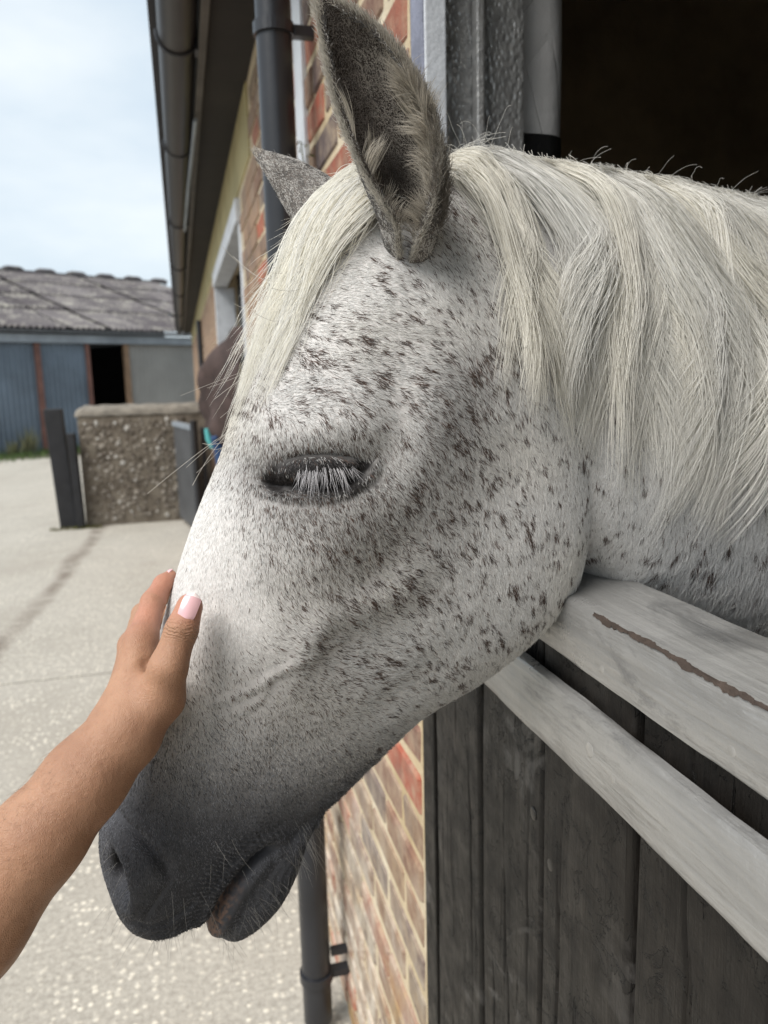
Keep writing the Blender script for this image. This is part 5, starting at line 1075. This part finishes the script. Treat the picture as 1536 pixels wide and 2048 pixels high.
# along-thumb and along-index coordinates (metres) for the knuckle creases, plus a blush mask
def along(a, b): a, b = np.array(a), np.array(b); d = (b - a) / np.linalg.norm(b - a); return (PVt - a) @ d, np.linalg.norm(PVt - a - ((PVt - a) @ d)[:, None] * d, axis=1)
cr = np.zeros((len(PVt), 4), np.float32); s1, r1 = along(TM, TT); L1 = np.linalg.norm(np.array(TI) - np.array(TM)); cr[:, 0] = s1 - L1; cr[:, 1] = np.exp(-((s1 - L1) / .0058) ** 2) * (r1 < .0150)
s2, r2 = along(TC, TM); web = np.exp(-(np.linalg.norm(PVt - np.array((-.031, .503, 1.366)), axis=1) / .010) ** 2); cr[:, 2] = web
s3, r3 = along(IM, IP); blush = np.exp(-((s3 - .018) / .02) ** 2) * (r3 < .02); s4, r4 = along(TI, TT); blush = np.maximum(blush, np.clip(s4 / .012, 0, 1) * (r4 < .013)); s5, r5 = along(IP, IT); blush = np.maximum(blush, (s5 > 0) * (r5 < .012)); cr[:, 3] = blush
a1 = pm.color_attributes.new('crease', 'FLOAT_COLOR', 'POINT'); a1.data.foreach_set('color', cr.ravel())
M = NM('tanned_skin', .48, .35); v = M.co(); an = M.n('ShaderNodeAttribute'); an.attribute_name = 'crease'; sp_ = M.n('ShaderNodeSeparateColor'); M.l(an.outputs['Color'], sp_.inputs[0])
base = M.ramp(M.noise(v, 28, 5, .6), [(.3, (.315, .165, .100)), (.7, (.42, .235, .145))]); base = M.mix(M.math('MULTIPLY', an.outputs['Alpha'], .55), base, (.50, .215, .15))
base = M.mix(M.ramp(M.noise(v, 260, 3, .6), [(.55, 0.0), (.8, .35)]), base, (.24, .11, .065)); M.color(base)
M.b.inputs['Subsurface Weight'].default_value = .10; M.b.inputs['Subsurface Radius'].default_value = (.006, .0025, .0012); M.b.inputs['Subsurface Scale'].default_value = 1.0
lines = M.math('MULTIPLY', M.math('SINE', M.math('ADD', M.math('MULTIPLY', sp_.outputs[0], 2600.0), M.math('MULTIPLY', M.noise(v, 130, 3), 22.0))), sp_.outputs[1])
M.bump(lines, .00045, .7)
M.bump(M.math('MULTIPLY', M.noise(M.co(sc=(1, .5, .25), rot=(.3, .4, .2)), 620, 3), sp_.outputs[2]), .0012, .8)
M.bump(M.voro(M.co(sc=(1, 1, .6)), 1100, 'DISTANCE_TO_EDGE'), .0005, .8); M.bump(M.noise(v, 240, 5, .65), .0010, .6); pm.materials.append(M.m)
# finger nails
def nail(cen, fwd, nrm, wid, lng, name, mats):
    f = np.array(fwd, float); f /= np.linalg.norm(f); n = np.array(nrm, float); n -= (n @ f) * f; n /= np.linalg.norm(n); s = np.cross(f, n); A, B_ = 22, 16; vs_, fs = [], []; mi = []
    for lay in (0, 1):
        for i in range(A + 1):
            a = i / A * 2 - 1; wa = wid * (1 - .16 * abs(a) ** 3) * math.sqrt(max(.0, 1 - max(0, abs(a) - .55) ** 2 / .45 ** 2 * .96))
            for j in range(B_ + 1):
                b = j / B_ * 2 - 1; p = np.array(cen) + f * a * lng + s * b * wa + n * (-.30 * wid * b * b - .0014 * a * a - lay * .0006); vs_.append(p)
    st = (A + 1) * (B_ + 1)
    for lay in (0, 1):
        for i in range(A):
            for j in range(B_): q = lay * st + i * (B_ + 1) + j; fs.append((q, q + 1, q + B_ + 2, q + B_ + 1)); mi.append(1 if i >= A - 3 else 0)
    for j in range(B_):
        for i in (0, A): q = i * (B_ + 1) + j; fs.append((q, q + 1, st + q + 1, st + q)); mi.append(1 if i else 0)
    for i in range(A):
        for j in (0, B_): q = i * (B_ + 1) + j; fs.append((q, q + B_ + 1, st + q + B_ + 1, st + q)); mi.append(1 if i >= A - 3 else 0)
    me = MB().add(vs_, fs).mesh(name, True); me.materials.append(mats[0]); me.materials.append(mats[1]); me.polygons.foreach_set('material_index', mi); return link(name, me, person)
npk = plain('pink_nail_polish', (.72, .44, .46), .16, .04, 30, .0001, .5); nwh = plain('pale_nail_tip', (.85, .72, .70), .2, .03, 30, .0001, .5)
nail((-.0038, .5040, 1.4072), np.array(TT) - np.array(TI) + np.array((.001, .002, .0)), (-.10, -1, .28), .0059, .0098, 'fingernail', (npk, nwh))
nail(off(IT, -.0040, -.0015, .0035), np.array(IT) - np.array(ID), (-.72, -.25, .65), .0042, .0070, 'fingernail', (npk, nwh))
# downy hair on the forearm
def arm_hair():
    r = np.random.default_rng(5); a = np.cross(PVt[PF[:, 2]] - PVt[PF[:, 0]], PVt[PF[:, 3]] - PVt[PF[:, 1]]); ar = .5 * np.linalg.norm(a, axis=1); c = PVt[PF].mean(1); w = ar * ((c[:, 2] < 1.325) & (c[:, 2] > 1.15)) * (PN[PF[:, 0]][:, 2] > -.3); cdf = np.cumsum(w); n = 1500; fi = np.searchsorted(cdf, r.random(n) * cdf[-1]); P = c[fi] + r.normal(size=(n, 3)) * .0003; N = PN[PF[fi, 0]]; T = (np.array(F1) - np.array(WR))[None] * 6 * .4 + np.array((-.5, 0, -.1)) + .3 * r.normal(size=(n, 3))
    Pt = strands(P, N, T, r.uniform(.004, .009, n), .42, r, 4, .4); hair('arm_down', Pt, np.full((n, 1), .00004) * np.array([1, .9, .7, .2])[None], np.array([.22, .13, .08]) * r.uniform(.6, 1.5, (n, 1)), LONGM, person)
arm_hair()
